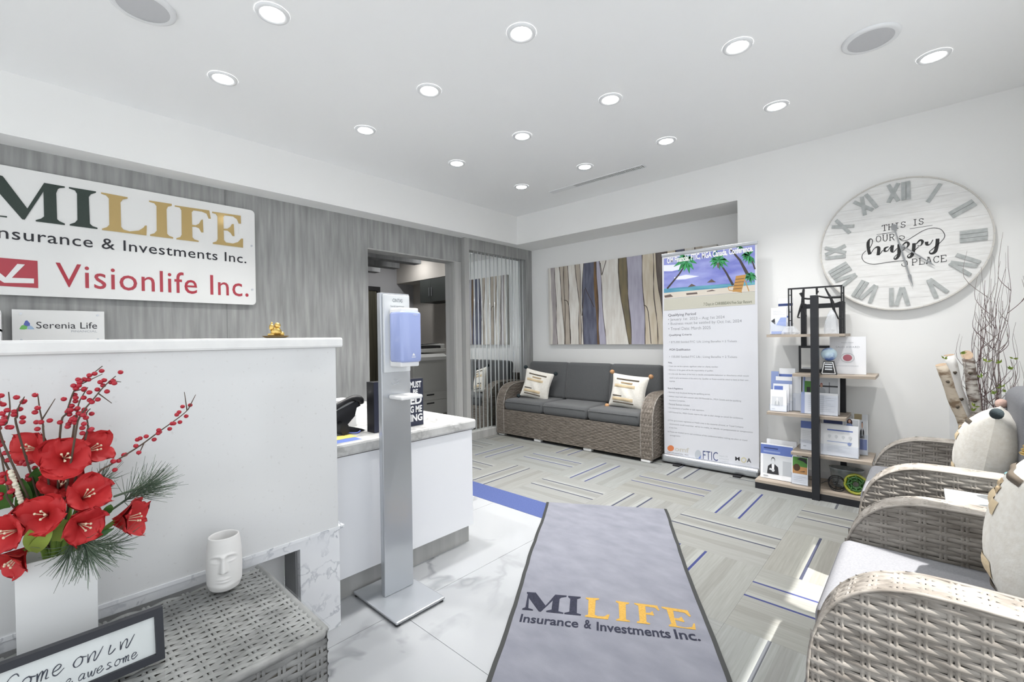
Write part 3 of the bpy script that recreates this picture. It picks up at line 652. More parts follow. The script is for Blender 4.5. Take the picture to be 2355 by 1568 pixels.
# ---------------------------------------------------------------- back office things
t = thing('office_copier', 'grey office copier seen through the doorway', 'copier', (-5.9, 4.26, 0))
M_COP = mat('copier_grey', (0.60, 0.60, 0.57), 0.5); M_COPD = mat('copier_dark', (0.03, 0.03, 0.03), 0.5)
MB().rbox(-6.2, -5.60, 3.94, 4.585, 0.03, 0.98, 0.015, 2).build('body', M_COP, t)
MB().rbox(-6.2, -5.62, 3.94, 4.585, 1.0, 1.06, 0.012, 2).build('scanner', M_COP, t)
MB().box(-6.15, -5.64, 3.96, 4.49, 1.06, 1.10).build('paper_feed', M_COPD, t)
MB().rbox(-6.15, -5.64, 4.49, 4.585, 1.055, 1.13, 0.02, 3).build('hinge_cover', M_COP, t, True)
MB().obox((-5.82, 4.22, 1.12), (0.16, 0, 0.005), (0, 0.25, 0.012), (0, 0, 0.004)).build('feed_lid', M_COPD, t)
MB().obox((-5.545, 4.22, 0.93), (0.055, 0, -0.02), (0, 0.29, 0), (0.01, 0, 0.025)).build('control_panel', mat('copier_pale', (0.72, 0.72, 0.70), 0.4), t)
MB().box(-5.60, -5.592, 3.95, 4.47, 0.42, 0.84).build('front_door', M_COP, t)
for z0, z1 in ((0.27, 0.39), (0.05, 0.26)):
    dr = MB().box(-5.60, -5.59, 3.945, 4.58, z0, z1).build('drawer', M_COP, t); MB().box(-5.59, -5.585, 4.17, 4.31, z1 - 0.05, z1 - 0.03).build('handle', M_COPD, dr)
t = thing('wall_cupboard', 'dark grey wall cupboard in the back office', 'cupboard', (-5.8, 4.75, 1.82))
MB().box(-6.31, -4.9, 4.62, 4.95, 1.822, 2.204).build('body', mat('cupboard_dark', (0.045, 0.05, 0.047), 0.5), t)
for x0, x1, hx in ((-6.31, -6.02, -6.05), (-6.015, -5.45, -5.985), (-5.445, -4.9, -5.1)):
    d = MB().box(x0, x1, 4.602, 4.62, 1.824, 2.202).build('door', mat('cupboard_dark', (0.045, 0.05, 0.047), 0.5), t)
    MB().tube([(hx, 4.59, 1.92), (hx, 4.59, 2.06)], 0.006, 8).build('handle', M_ALU, d)
t = thing('office_door', 'dark wood door with black frame in the back office', 'door', (-6.9, 3.75, 0))
MB().box(-6.985, -6.95, 2.9, 4.16, 0, 2.05).build('leaf', mat('dark_olive_wood', (0.05, 0.045, 0.03), 0.5, col2=(0.10, 0.09, 0.06), scale=1, stretch=(30, 30, 1.2)), t)
MB().box(-6.99, -6.93, 2.9, 4.22, 2.05, 2.12).box(-6.99, -6.93, 4.16, 4.22, 0, 2.05).build('frame', M_BLACK, t)
s = MB().box(-5.55, -5.30, 4.944, 4.95, 1.40, 1.62).build('wall_poster', mat('poster_green', (0.30, 0.32, 0.06), 0.6, col2=(0.55, 0.5, 0.3), scale=18)); tag(s, 'small green and yellow poster on the office wall', 'poster')
t = thing('vacuum_hose', 'black vacuum hose hanging beside the copier', 'hose', (-5.4, 4.75, 0))
MB().tube(sm([(-5.35, 4.80, 0.75), (-5.36, 4.76, 0.90), (-5.37, 4.71, 0.86), (-5.38, 4.69, 0.6), (-5.36, 4.70, 0.2), (-5.35, 4.75, 0.02)], 6), 0.022, 8).build('tube', M_BLACK, t, True)
MB().tube([(-5.35, 4.82, 0.0), (-5.35, 4.84, 0.7)], 0.05, 10).build('wand', M_COPD, t, True)
# ================================================================ wicker furniture
def side_weave(mb, x0, x1, z0, zt, y, ny, xf=None, **k):
    """panel in the x-z plane at y, facing ny; zt(x) top, xf(z) front edge"""
    s = lambda u, v: (Vector((u, y, v)), Vector((0, ny, 0)), Vector((0, 0, 1)))
    weave(mb, s, x0, x1, z0, max(zt(x0 + (x1 - x0) * q / 40) for q in range(41)), urange=(lambda v: (xf(v), x1)) if xf else None, vrange=lambda u: (z0, zt(u)), **k)

# armrest outline in (x, z): bulging front, rounded shoulder, level top; front at x = -0.38
def arm_path(n=26):
    P = [(-0.345, 0.05), (-0.365, 0.12), (-0.378, 0.22), (-0.380, 0.32), (-0.366, 0.42), (-0.330, 0.50), (-0.270, 0.560), (-0.19, 0.592), (-0.10, 0.600), (0.10, 0.598), (0.36, 0.590)]
    return [(p.x, p.z) for p in sm([(a, 0, b) for a, b in P], 4)]
AP = arm_path()
def arm_front(z):
    if z >= 0.598: return -0.08
    for (a, b), (c, d) in zip(AP, AP[1:]):
        if b <= z <= d and d > b: return a + (c - a) * (z - b) / (d - b)
    return -0.08
def arm_top(x):
    for (a, b), (c, d) in zip(AP, AP[1:]):
        if a <= x <= c and b > 0.32: return b + (d - b) * (x - a) / max(c - a, 1e-6)
    return 0.33 if x < -0.37 else 0.59
SL = [0.0]
for (a, b), (c, d) in zip(AP, AP[1:]): SL.append(SL[-1] + math.hypot(c - a, d - b))
def arm_at(s):
    s = min(max(s, 0), SL[-1])
    for i in range(len(AP) - 1):
        if s <= SL[i + 1] + 1e-9:
            t = (s - SL[i]) / max(SL[i + 1] - SL[i], 1e-9); (a, b), (c, d) = AP[i], AP[i + 1]
            tx, tz = c - a, d - b; L = math.hypot(tx, tz)
            return a + tx * t, b + tz * t, -tz / L, tx / L
M_CUSH = mat('grey_cushion', (0.16, 0.163, 0.178), 0.9, col2=(0.19, 0.193, 0.208), scale=180, bump=0.12)
def make_armrest(t, ya, yb, wm=None):
    """solid core with woven sides and woven top band; ya < yb"""
    core = AP + [(0.36, 0.05)]
    arm = MB().prism([(a + (0.006 if a < 0.3 else 0), b - 0.006) for a, b in core], lambda a, b, y: (a, y, b), ya + 0.006, yb - 0.006).build('armrest', M_WICKB, t, world=False)
    mb = MB()
    for y, ny in ((ya, -1), (yb, 1)): side_weave(mb, -0.38, 0.36, 0.05, arm_top, y, ny, xf=arm_front, row=0.0155, pitch=0.052, width=0.0145, amp=0.0024)
    def band(u, v):
        x, z, nx, nz = arm_at(u); return Vector((x, v, z)), Vector((nx, 0, nz)), Vector((0, 1, 0))
    weave(mb, band, 0.0, SL[-1], ya, yb, row=0.0138, pitch=0.052, width=0.0165, stake=0.010, amp=0.0022)
    mb.build('wicker_weave', wm or M_WICK, arm, True, 'stuff', world=False)
    rim = MB()
    for y in (ya, yb): rim.tube([(a, y, b) for a, b in AP], 0.0046, 6)
    rim.build('rim_cane', M_WICK, arm, True, 'stuff', world=False)
def make_chair():
    t = empty('wicker_armchair')
    make_armrest(t, -0.41, -0.30); make_armrest(t, 0.30, 0.41)
    b = MB().box(-0.352, 0.34, -0.30, 0.30, 0.05, 0.32).build('seat_base', M_WICKB, t, world=False)
    mb = MB(); weave(mb, plane_surf((-0.358, 0, 0), (0, 1, 0), (0, 0, 1), (-1, 0, 0)), -0.30, 0.30, 0.05, 0.325); mb.build('wicker_weave', M_WICK, b, True, 'stuff', world=False)
    bk = MB().rbox(0.27, 0.36, -0.41, 0.41, 0.05, 0.80, 0.04, 3).build('backrest', M_WICKB, t, world=False)
    mb = MB(); weave(mb, plane_surf((0.266, 0, 0), (0, 1, 0), (0, 0, 1), (-1, 0, 0)), -0.41, 0.41, 0.33, 0.79); weave(mb, plane_surf((0.364, 0, 0), (0, 1, 0), (0, 0, 1), (1, 0, 0)), -0.41, 0.41, 0.06, 0.79); mb.build('wicker_weave', M_WICK, bk, True, 'stuff', world=False)
    MB().rbox(-0.385, 0.26, -0.297, 0.297, 0.325, 0.432, 0.035, 4).build('seat_cushion', M_CUSH, t, True, world=False)
    MB().rbox(0.15, 0.265, -0.297, 0.297, 0.425, 0.93, 0.055, 5).build('back_cushion', M_CUSH, t, True, world=False)
    for x in (-0.32, 0.33):
        for y in (-0.355, 0.355): MB().lathe((x, y, 0), [(0.018, 0), (0.018, 0.05)], 10).build('leg', M_WHITE, t, world=False)
    return t
ch = make_chair(); ch.location = (0.15, 1.80, 0)
tag(ch, 'grey wicker armchair nearest the viewer, seat cushion in sunlight', 'armchair', 'wicker armchairs by the window')
c2 = copy_tree(ch); c2.location = (0.15, 3.075, 0)
tag(c2, 'grey wicker armchair farther back, beside the twigs and birch logs', 'armchair', 'wicker armchairs by the window')

# side table between the chairs
t = thing('wicker_side_table', 'small wicker side table between the two armchairs', 'side table', (0.26, 2.43, 0))
b = MB().box(0.075, 0.455, 2.255, 2.615, 0.03, 0.525).build('body', M_WICKB, t)
mb = MB()
for o_, eu, n in (((0.07, 0, 0), (0, 1, 0), (-1, 0, 0)),): weave(mb, plane_surf(o_, eu, (0, 0, 1), n), 2.25, 2.62, 0.03, 0.525)
weave(mb, plane_surf((0, 2.25, 0), (1, 0, 0), (0, 0, 1), (0, -1, 0)), 0.07, 0.46, 0.03, 0.525); mb.build('wicker_weave', M_WICK, b, True, 'stuff')
MB().rbox(0.06, 0.47, 2.24, 2.63, 0.530, 0.540, 0.003, 2).build('table_top', mat('grey_glass_top', (0.40, 0.42, 0.43), 0.1), t)
t = thing('brass_ornament', 'small brass ornament on the side table at the right edge', 'ornament', (0.305, 2.56, 0.540))
MB().lathe((0.305, 2.56, 0.540), [(0.035, 0), (0.03, 0.01), (0.02, 0.05), (0.026, 0.10), (0.02, 0.16), (0.024, 0.19)], 14).build('body', M_GOLD, t, True)
for k in range(4): MB().lathe((0.305, 2.56, 0.540), [(0.036 - k * 0.004, 0.192 + k * 0.014), (0.040 - k * 0.005, 0.198 + k * 0.014), (0.030 - k * 0.005, 0.205 + k * 0.014)], 14).build('tier', M_GOLD, t, True)
t = thing('teal_glass_bowl', 'teal and orange glass bowl on the side table', 'bowl', (0.275, 2.40, 0.540))
MB().lathe((0.275, 2.40, 0.540), [(0.02, 0.0), (0.022, 0.05), (0.03, 0.075), (0.055, 0.105), (0.062, 0.145), (0.058, 0.147), (0.05, 0.11), (0.02, 0.085), (0.0, 0.083)], 22).build('glass', mat('teal_glass', (0.10, 0.22, 0.24), 0.1, col2=(0.5, 0.3, 0.1), scale=16, lo=0.5, hi=0.62), t, True)

# three-seat sofa in the alcove, facing the room
SXL, SXR, SYF, SYB = -3.93, -1.885, 4.0, 4.70
t = thing('wicker_sofa', 'three seat brown wicker sofa with charcoal cushions', 'sofa', ((SXL + SXR) / 2, 4.35, 0))
M_WICKS = mat('brown_wicker', (0.075, 0.060, 0.046), 0.6, col2=(0.27, 0.237, 0.205), scale=14, stretch=(1, 1, 5), detail=4, lo=0.15, hi=0.85)
b = MB().box(SXL + 0.006, SXR - 0.006, SYF + 0.006, SYB, 0.035, 0.328).build('seat_base', M_WICKB, t)
mb = MB(); weave(mb, plane_surf((0, SYF, 0), (1, 0, 0), (0, 0, 1), (0, -1, 0)), SXL, SXR, 0.035, 0.33, row=0.0165, pitch=0.044, width=0.0145); mb.build('wicker_weave', M_WICKS, b, True, 'stuff')
def sofa_arm(xa, xb):
    # outline in (y, z) from the front foot over the shoulder to the back
    P = [(p.x, p.z) for p in sm([(SYF, 0, 0.035), (SYF - 0.004, 0, 0.20), (SYF, 0, 0.36), (SYF + 0.018, 0, 0.47), (SYF + 0.065, 0, 0.56), (SYF + 0.15, 0, 0.615), (SYF + 0.26, 0, 0.635), (SYF + 0.45, 0, 0.635), (SYB, 0, 0.63)], 4)]
    arm = MB().prism([(a + 0.005, z - 0.005) for a, z in P] + [(SYB, 0.035)], lambda a, z, x: (x, a, z), xa + 0.005, xb - 0.005).build('armrest', M_WICKB, t)
    S = [0.0]
    for (a, c), (d, e) in zip(P, P[1:]): S.append(S[-1] + math.hypot(d - a, e - c))
    def at(s):
        for i in range(len(P) - 1):
            if s <= S[i + 1] + 1e-9:
                q = (s - S[i]) / max(S[i + 1] - S[i], 1e-9); (a, c), (d, e) = P[i], P[i + 1]; L = math.hypot(d - a, e - c)
                return a + (d - a) * q, c + (e - c) * q, -(e - c) / L, (d - a) / L
        return P[-1][0], P[-1][1], 0, 1
    def top(y):
        for (a, c), (d, e) in zip(P, P[1:]):
            if a <= y <= d and c > 0.3: return c + (e - c) * (y - a) / max(d - a, 1e-6)
        return 0.63
    def front(z):
        for (a, c), (d, e) in zip(P, P[1:]):
            if c <= z <= e and e > c: return a + (d - a) * (z - c) / (e - c)
        return SYF + 0.27
    mb = MB()
    for x, nx in ((xa, -1), (xb, 1)):
        s = lambda u, v, x=x, nx=nx: (Vector((x, u, v)), Vector((nx, 0, 0)), Vector((0, 0, 1)))
        weave(mb, s, SYF, SYB, 0.035, 0.635, row=0.0165, pitch=0.044, width=0.0145, urange=lambda v: (front(v), SYB), vrange=lambda u: (0.035, top(u)))
    def band(u, v):
        y, z, ny, nz = at(u); return Vector((v, y, z)), Vector((0, ny, nz)), Vector((1, 0, 0))
    weave(mb, band, 0, S[-1], xa, xb, row=0.0145, pitch=0.044, width=0.0135)
    mb.build('wicker_weave', M_WICKS, arm, True, 'stuff')
    rim = MB()
    for x in (xa, xb): rim.tube([(x, a, z) for a, z in P], 0.006, 6)
    rim.build('rim_cane', M_WICK, arm, True, 'stuff')
sofa_arm(SXL, SXL + 0.12); sofa_arm(SXR - 0.12, SXR)
MB().box(SXL + 0.05, SXR - 0.05, SYB - 0.10, SYB, 0.33, 0.72).build('backrest', M_WICKB, t)
w3 = (SXR - SXL - 0.25) / 3
def cushion(mb, cx, cy, cz, hx, hy, hz, tilt=0.0):
    """soft box: rounded edges with a slight swell"""
    n = 12; ca, sa = math.cos(tilt), math.sin(tilt)
    m = MB().rbox(-hx, hx, -hy, hy, -hz, hz, min(hx, hy, hz) * 0.62, 4)
    out = []
    for x, y, z in m.v:
        fx, fy, fz = 1 - (x / hx) ** 2, 1 - (y / hy) ** 2, 1 - (z / hz) ** 2
        if hz < hy: z += math.copysign(0.012, z) * fx * fy
        else: y += math.copysign(0.016, y) * fx * fz
        out.append((cx + x, cy + y * ca + z * sa, cz - y * sa + z * ca))
    return mb.add(out, m.f)
for k in range(3):
    cx = SXL + 0.125 + w3 * (k + 0.5)
    c = cushion(MB(), cx, 4.235, 0.395, w3 / 2 - 0.004, 0.245, 0.066).build('seat_cushion', M_GREYF, t, True)
    MB().tube([(cx - w3 / 2 + 0.02, 3.9905, 0.43), (cx + w3 / 2 - 0.02, 3.9905, 0.43)], 0.004, 6).build('piping', M_GREYF, c, True)
    cushion(MB(), cx, 4.53, 0.665, w3 / 2 + 0.008, 0.075, 0.23, 0.16).build('back_cushion', M_GREYF, t, True)
for x, y in ((-3.88, 4.05), (-3.30, 4.04), (-2.62, 4.04), (-1.96, 4.03), (-3.88, 4.64), (-1.96, 4.64)):
    MB().rbox(x - 0.05, x + 0.05, y - 0.03, y + 0.03, 0.0, 0.035, 0.01, 2).build('foot', M_WHITE, t)

# ---------------------------------------------------------------- throw pillows with tufted stripes and wool pompoms
M_POMT = mat('tan_wool', (0.50, 0.28, 0.14), 0.95, bump=0.6, scale=150); M_POMP = mat('pink_wool', (0.60, 0.42, 0.36), 0.95, bump=0.6, scale=150)
M_POMD = mat('dark_wool', (0.02, 0.03, 0.035), 0.95, bump=0.6, scale=150)
M_TUFTD = mat('brown_tuft', (0.10, 0.08, 0.06), 0.95); M_TUFTT = mat('tan_tuft', (0.42, 0.32, 0.20), 0.95); M_TUFTY = mat('sand_tuft', (0.62, 0.50, 0.33), 0.95, bump=0.5, scale=90)
def make_pillow(name, label, loc, rot, hw, hh, th, poms, group):
    """local: x to the right, y out of the front (-y), z up"""
    t = thing(name, label, 'pillow', loc, group); t.rotation_euler = rot
    def surf(a, b, sg):
        px = a * hw * (1 - 0.06 * (1 - abs(b)) ** 1 * abs(a) ** 6 - 0.05 * (1 - b * b)); pz = b * hh * (1 - 0.05 * (1 - a * a))
        y = sg * th * ((1 - abs(a) ** 2.6) * (1 - abs(b) ** 2.6)) ** 0.55
        y += 0.006 * math.sin(9 * a + 5 * b) * (1 - a * a) * (1 - b * b)
        return Vector((px, y, pz))
    mb = MB()
    mb.grid(lambda u, v: surf(2 * u - 1, 2 * v - 1, -1), 30, 30)
    mb.grid(lambda u, v: surf(1 - 2 * u, 2 * v - 1, 1), 30, 30)
    mb.build('cover', M_CREAM, t, True, world=False)
    for a0, a1, b0, b1, m in ((-0.66, 0.60, 0.64, 0.73, M_TUFTD), (-0.35, 0.30, 0.43, 0.53, M_TUFTT), (-0.74, 0.46, 0.18, 0.36, M_TUFTY), (-0.76, -0.22, -0.38, -0.31, M_TUFTD), (-0.76, 0.42, -0.64, -0.44, M_TUFTY), (-0.70, 0.46, -0.78, -0.71, M_TUFTD)):
        def patch(u, v):
            a_, b_ = a0 + (a1 - a0) * u, b0 + (b1 - b0) * v; p = surf(a_, b_, -1); n_ = (surf(a_ + 0.02, b_, -1) - surf(a_ - 0.02, b_, -1)).cross(surf(a_, b_ + 0.02, -1) - surf(a_, b_ - 0.02, -1)).normalized(); return p + n_ * (0.002 + 0.005 * math.sin(PI * v) * min(1, 8 * u, 8 * (1 - u)))
        MB().grid(patch, 22, 4).build('tufted_stripe', m, t, True, world=False)
    for k, (a, b) in enumerate(((-1, 1), (1, 1), (-1, -1), (1, -1))):
        if poms[k] is None: continue
        MB().ball((a * (hw + 0.012), 0, b * (hh + 0.008)), 0.024, 10, 7, (1.1, 1, 1)).build('pompom', poms[k], t, True, world=False)
    return t
make_pillow('throw_pillow', 'cream throw pillow with dark pompoms at the left end of sofa', (-3.50, 4.27, 0.625), (-0.22, 0.20, 0.35), 0.185, 0.175, 0.06, (M_POMD, M_POMD, M_POMD, M_POMD), 'throw pillows')
make_pillow('throw_pillow', 'cream striped throw pillow with tan pompoms on the right sofa cushion', (-2.27, 4.27, 0.628), (-0.20, 0.08, 0.04), 0.205, 0.175, 0.065, (M_POMT, M_POMT, M_POMT, None), 'throw pillows')
make_pillow('throw_pillow', 'cream throw pillow on the farther wicker armchair, in front of twigs', (0.225, 3.06, 0.638), (-0.16, 0, -PI / 2 - 0.12), 0.195, 0.20, 0.115, (M_POMP, M_POMD, M_POMP, M_POMD), 'throw pillows')
make_pillow('throw_pillow', 'cream throw pillow on the nearest wicker armchair at right edge', (0.245, 1.83, 0.655), (-0.14, 0, -PI / 2 - 0.08), 0.205, 0.22, 0.115, (M_POMT, M_POMT, M_POMT, M_POMT), 'throw pillows')

# ---------------------------------------------------------------- wicker table with a glass top, front left
TX0, TX1, TY0, TY1, TZ = -1.785, -1.235, -0.42, 0.578, 0.400
t = thing('wicker_table', 'grey wicker coffee table with a glass top against the counter', 'coffee table', ((TX0 + TX1) / 2, 0.08, 0))
b = MB().box(TX0 + 0.012, TX1 - 0.012, TY0 + 0.012, TY1 - 0.012, 0.03, TZ - 0.018).build('body', M_WICKB, t)
mb = MB()
weave(mb, plane_surf((0, 0, TZ - 0.013), (0, 1, 0), (1, 0, 0), (0, 0, 1)), TY0 + 0.01, TY1 - 0.01, TX0 + 0.01, TX1 - 0.01, row=0.0150, pitch=0.05, width=0.0155)
weave(mb, plane_surf((TX1 - 0.008, 0, 0), (0, 1, 0), (0, 0, 1), (1, 0, 0)), TY0, TY1 - 0.008, 0.03, TZ - 0.016, row=0.0165, pitch=0.05)
weave(mb, plane_surf((0, TY1 - 0.008, 0), (1, 0, 0), (0, 0, 1), (0, 1, 0)), TX0, TX1 - 0.008, 0.03, TZ - 0.016, row=0.0165, pitch=0.05)
mb.build('wicker_weave', M_WICKL, b, True, 'stuff')
MB().tube([(TX1 - 0.008, TY0, TZ - 0.02), (TX1 - 0.008, TY1 - 0.02, TZ - 0.02), (TX1 - 0.02, TY1 - 0.008, TZ - 0.02), (TX0, TY1 - 0.008, TZ - 0.02)], 0.012, 8).build('edge_cane', M_WICKL, b, True, 'stuff')
MB().rbox(TX0, TX1, TY0, TY1, TZ - 0.008, TZ - 0.001, 0.002, 1).build('glass_top', M_GLASS, t, label='clear glass table top')

# ---------------------------------------------------------------- runner mat
t = thing('entrance_mat', 'long grey runner mat with black border and company lettering', 'mat', (-1.2, 1.9, 0))
ra, rb = Vector((-2.024, 2.561, 0)), Vector((-1.303, 2.968, 0)); rl = Vector((0.5172, -0.8559, 0)); rw = Vector((-rl.y, rl.x, 0)); W = 0.828
def rug(a, b, z): return ra + rw * a + rl * b + Vector((0, 0, z))
random.seed(3)
M_RUG = mat('mat_pile', (0.135, 0.14, 0.17), 0.97, col2=(0.205, 0.21, 0.243), scale=6.5, stretch=(1, 1.8, 1), detail=10, lo=0.2, hi=0.8, bump=0.35, bscale=160)
e1 = [0.004 * math.sin(5.3 * k * 0.1) + random.uniform(-0.002, 0.002) for k in range(34)]; e2 = [0.004 * math.sin(4.1 * k * 0.1 + 1) + random.uniform(-0.002, 0.002) for k in range(34)]
mb = MB(); LN = 3.0
vs = []; 
for k in range(34): b_ = LN * k / 33; vs += [rug(0.016 + e1[k], b_, 0.0085), rug(W / 2, b_, 0.0085), rug(W - 0.016 + e2[k], b_, 0.0085)]
mb.add(vs, [(3 * k + j, 3 * k + j + 1, 3 * k + j + 4, 3 * k + j + 3) for k in range(33) for j in (0, 1)]); pile = mb.build('pile', M_RUG, t)
mb = MB()
for ofs, sg, lo_, hi_ in ((e1, -1, 0.0, 0.018), (e2, 1, W - 0.018, W)):
    vs = []
    for k in range(34):
        b_ = LN * k / 33; vs += [rug(lo_ + ofs[k], b_, 0.0005), rug(lo_ + ofs[k], b_, 0.0095), rug(hi_ + ofs[k], b_, 0.0095), rug(hi_ + ofs[k], b_, 0.0005)]
    MB().add(vs, [(4 * k + j, 4 * k + j + 1, 4 * k + j + 5, 4 * k + j + 4) for k in range(33) for j in (0, 1, 2)]).build('border', mat('black_rubber', (0.02, 0.022, 0.022), 0.7), t)
M_MATK = mat('mat_black', (0.010, 0.011, 0.022), 0.95, col2=(0.020, 0.022, 0.042), scale=120); M_MATY = mat('mat_yellow', (0.36, 0.21, 0.035), 0.95, col2=(0.43, 0.26, 0.055), scale=120)
def mp_(a, b): p = zp(1080 + a / 3.6629, 1140 + b / 3.6629, 0.0092); return (p.x, p.y)
def mat_letters(polys, name, m):
    mb = MB()
    for P in polys: mb.prism([mp_(*q) for q in P], lambda a, b, z: (a, b, z), 0.0088, 0.0096)
    mb.build(name, m, t)
mat_letters([[(832, 842), (936, 851), (934, 861), (906, 868), (903, 988), (938, 998), (936, 1008), (798, 995), (798, 985), (840, 976), (848, 866), (830, 852)],
             [(483, 810), (558, 815), (640, 925), (722, 832), (818, 840), (816, 850), (772, 856), (758, 868), (748, 972), (790, 984), (788, 993), (645, 978), (645, 968), (690, 958), (700, 880), (600, 975), (582, 972), (500, 860), (495, 945), (535, 958), (533, 966), (443, 958), (445, 948), (470, 938), (490, 828), (482, 820)]], 'letter_mi', M_MATK)
mat_letters([[(978, 856), (1092, 864), (1090, 874), (1062, 880), (1054, 1003), (1078, 1013), (1135, 1017), (1160, 1000), (1180, 1000), (1165, 1042), (972, 1018), (972, 1008), (998, 1000), (1002, 875), (980, 866)],
             [(1232, 884), (1345, 900), (1343, 910), (1315, 915), (1318, 1042), (1350, 1052), (1350, 1062), (1235, 1050), (1235, 1040), (1262, 1032), (1255, 905), (1232, 895)],
             [(1385, 902), (1580, 925), (1600, 965), (1588, 966), (1560, 942), (1480, 930), (1485, 985), (1520, 985), (1540, 970), (1555, 1010), (1530, 1005), (1487, 998), (1490, 1062), (1520, 1074), (1520, 1083), (1410, 1070), (1408, 1060), (1432, 1052), (1420, 925), (1388, 912)],
             [(1615, 932), (1835, 965), (1865, 1015), (1852, 1018), (1810, 985), (1715, 968), (1725, 1030), (1760, 1032), (1785, 1018), (1812, 1062), (1795, 1062), (1730, 1044), (1745, 1095), (1820, 1110), (1875, 1105), (1885, 1075), (1898, 1076), (1905, 1128), (1680, 1098), (1678, 1088), (1700, 1078), (1660, 958), (1618, 944)]], 'letter_life', M_MATY)
mb = MB()
for txt, (x0, y0), (x1, y1), hh in (('Insurance', (418, 1062), (915, 1112), 0.056), ('&', (962, 1115), (1025, 1122), 0.058), ('Investments', (1070, 1135), (1700, 1202), 0.058), ('Inc.', (1738, 1205), (1952, 1225), 0.060)):
    p, q = Vector((*mp_(x0, y0), 0.0094)), Vector((*mp_(x1, y1), 0.0094)); u = (q - p); L_ = u.length; u.normalize()
    put_text(mb, txt, p, u, Vector((-u.y, u.x, 0)), w=L_, h=hh, bold=0.02)
mb.build('lettering', M_MATK, t)

# ---------------------------------------------------------------- painting of tree trunks
t = thing('trunk_painting', 'wide canvas painting of pale, grey and brown tree trunks', 'painting', (-2.57, 4.71, 1.11))
PX0, PX1, PZ0, PZ1, PY = -3.632, -1.51, 1.112, 2.107, 4.688
MB().box(PX0, PX1, PY, YA - 0.002, PZ0, PZ1).build('canvas', mat('canvas_edge', (0.62, 0.60, 0.56), 0.8), t)
pm = [mat('paint_' + n, c, 0.75, col2=c2, scale=3.5, stretch=(7, 1, 1.2), detail=5) for n, c, c2 in (
    ('white', (0.70, 0.66, 0.60), (0.84, 0.82, 0.77)), ('mauve', (0.36, 0.32, 0.33), (0.50, 0.46, 0.45)), ('beige', (0.44, 0.38, 0.31), (0.55, 0.49, 0.42)), ('cream', (0.66, 0.57, 0.43), (0.77, 0.70, 0.58)),
    ('navy', (0.10, 0.105, 0.15), (0.17, 0.18, 0.24)), ('brown', (0.13, 0.08, 0.05), (0.25, 0.15, 0.07)), ('lilac', (0.42, 0.40, 0.50), (0.52, 0.51, 0.60)), ('olive', (0.17, 0.15, 0.10), (0.26, 0.21, 0.12)), ('dark', (0.06, 0.045, 0.04), (0.10, 0.08, 0.07)), ('umber', (0.13, 0.11, 0.10), (0.20, 0.17, 0.15)))]
Wt, Ma, Be, Cr, Na, Br, Li, Ol, Dk, Um = range(10)
# boundaries measured on an enlarged view: x at top, middle, bottom; then the colour to its right
rows_ = [((570, 575, 575), Wt), ((578, 590, 588), Ma), ((608, 612, 620), Wt), ((636, 655, 665), Be), ((665, 668, 672), Be), ((692, 697, 703), Wt), ((740, 765, 757), Be), ((768, 775, 772), Wt), ((793, 772, 790), Na), ((858, 862, 878), Br), ((876, 884, 889), Li), ((898, 912, 930), Wt), ((1018, 1022, 1082), Ol), ((1068, 1082, 1095), Li), ((1168, 1178, 1187), Cr), ((1240, 1245, 1268), Cr), ((1255, 1285, 1310), Um), ((1330, 1345, 1345), Cr), ((1390, 1400, 1410), Na), ((1440, 1450, 1455), Wt), ((1510, 1515, 1520), Be), ((1560, 1565, 1570), None)]
def pcol(x): return yp(1060 + x / 2.8, 700, PY).x
mb = MB(); NZ = 12
def bx(tri, v):
    a, m, b = (pcol(q) for q in tri)
    x = a + (m - a) * v * 2 if v < 0.5 else m + (b - m) * (v - 0.5) * 2
    s = v * v * (3 - 2 * v); return min(max(0.7 * x + 0.3 * (a * (1 - s) + b * s) + 0.006 * math.sin(9 * v + 40 * a), PX0), PX1)
for (r0, k), (r1, _) in zip(rows_, rows_[1:]):
    mb.k = k
    for j in range(NZ):
        v0, v1 = j / NZ, (j + 1) / NZ; z0, z1 = PZ1 + (PZ0 - PZ1) * v0, PZ1 + (PZ0 - PZ1) * v1
        mb.quad((bx(r0, v0), PY - 0.001, z0), (bx(r0, v1), PY - 0.001, z1), (bx(r1, v1), PY - 0.001, z1), (bx(r1, v0), PY - 0.001, z0))
mb.k = Dk
for (r0, k) in rows_[1:-1]:
    if k in (Be, Wt, Na, Li, Ol, Cr, Um): mb.ribbon([(bx(r0, j / NZ), PY, PZ1 + (PZ0 - PZ1) * j / NZ) for j in range(NZ + 1)], [random.uniform(0.004, 0.012) for _ in range(NZ + 1)], (0, -1, 0), 0.0016)
for br in (((665, 420), (695, 455), (705, 700)), ((935, 165), (908, 260)), ((898, 180), (908, 260)), ((800, 340), (858, 465)), ((1178, 450), (1205, 490), (1225, 700)), ((780, 520), (795, 350))):
    P = [yp(1060 + a / 2.8, 540 + b / 2.8, PY) for a, b in br]; mb.ribbon(sm(P, 4), 0.009, (0, -1, 0), 0.002)
mb.build('painted_face', pm, t)

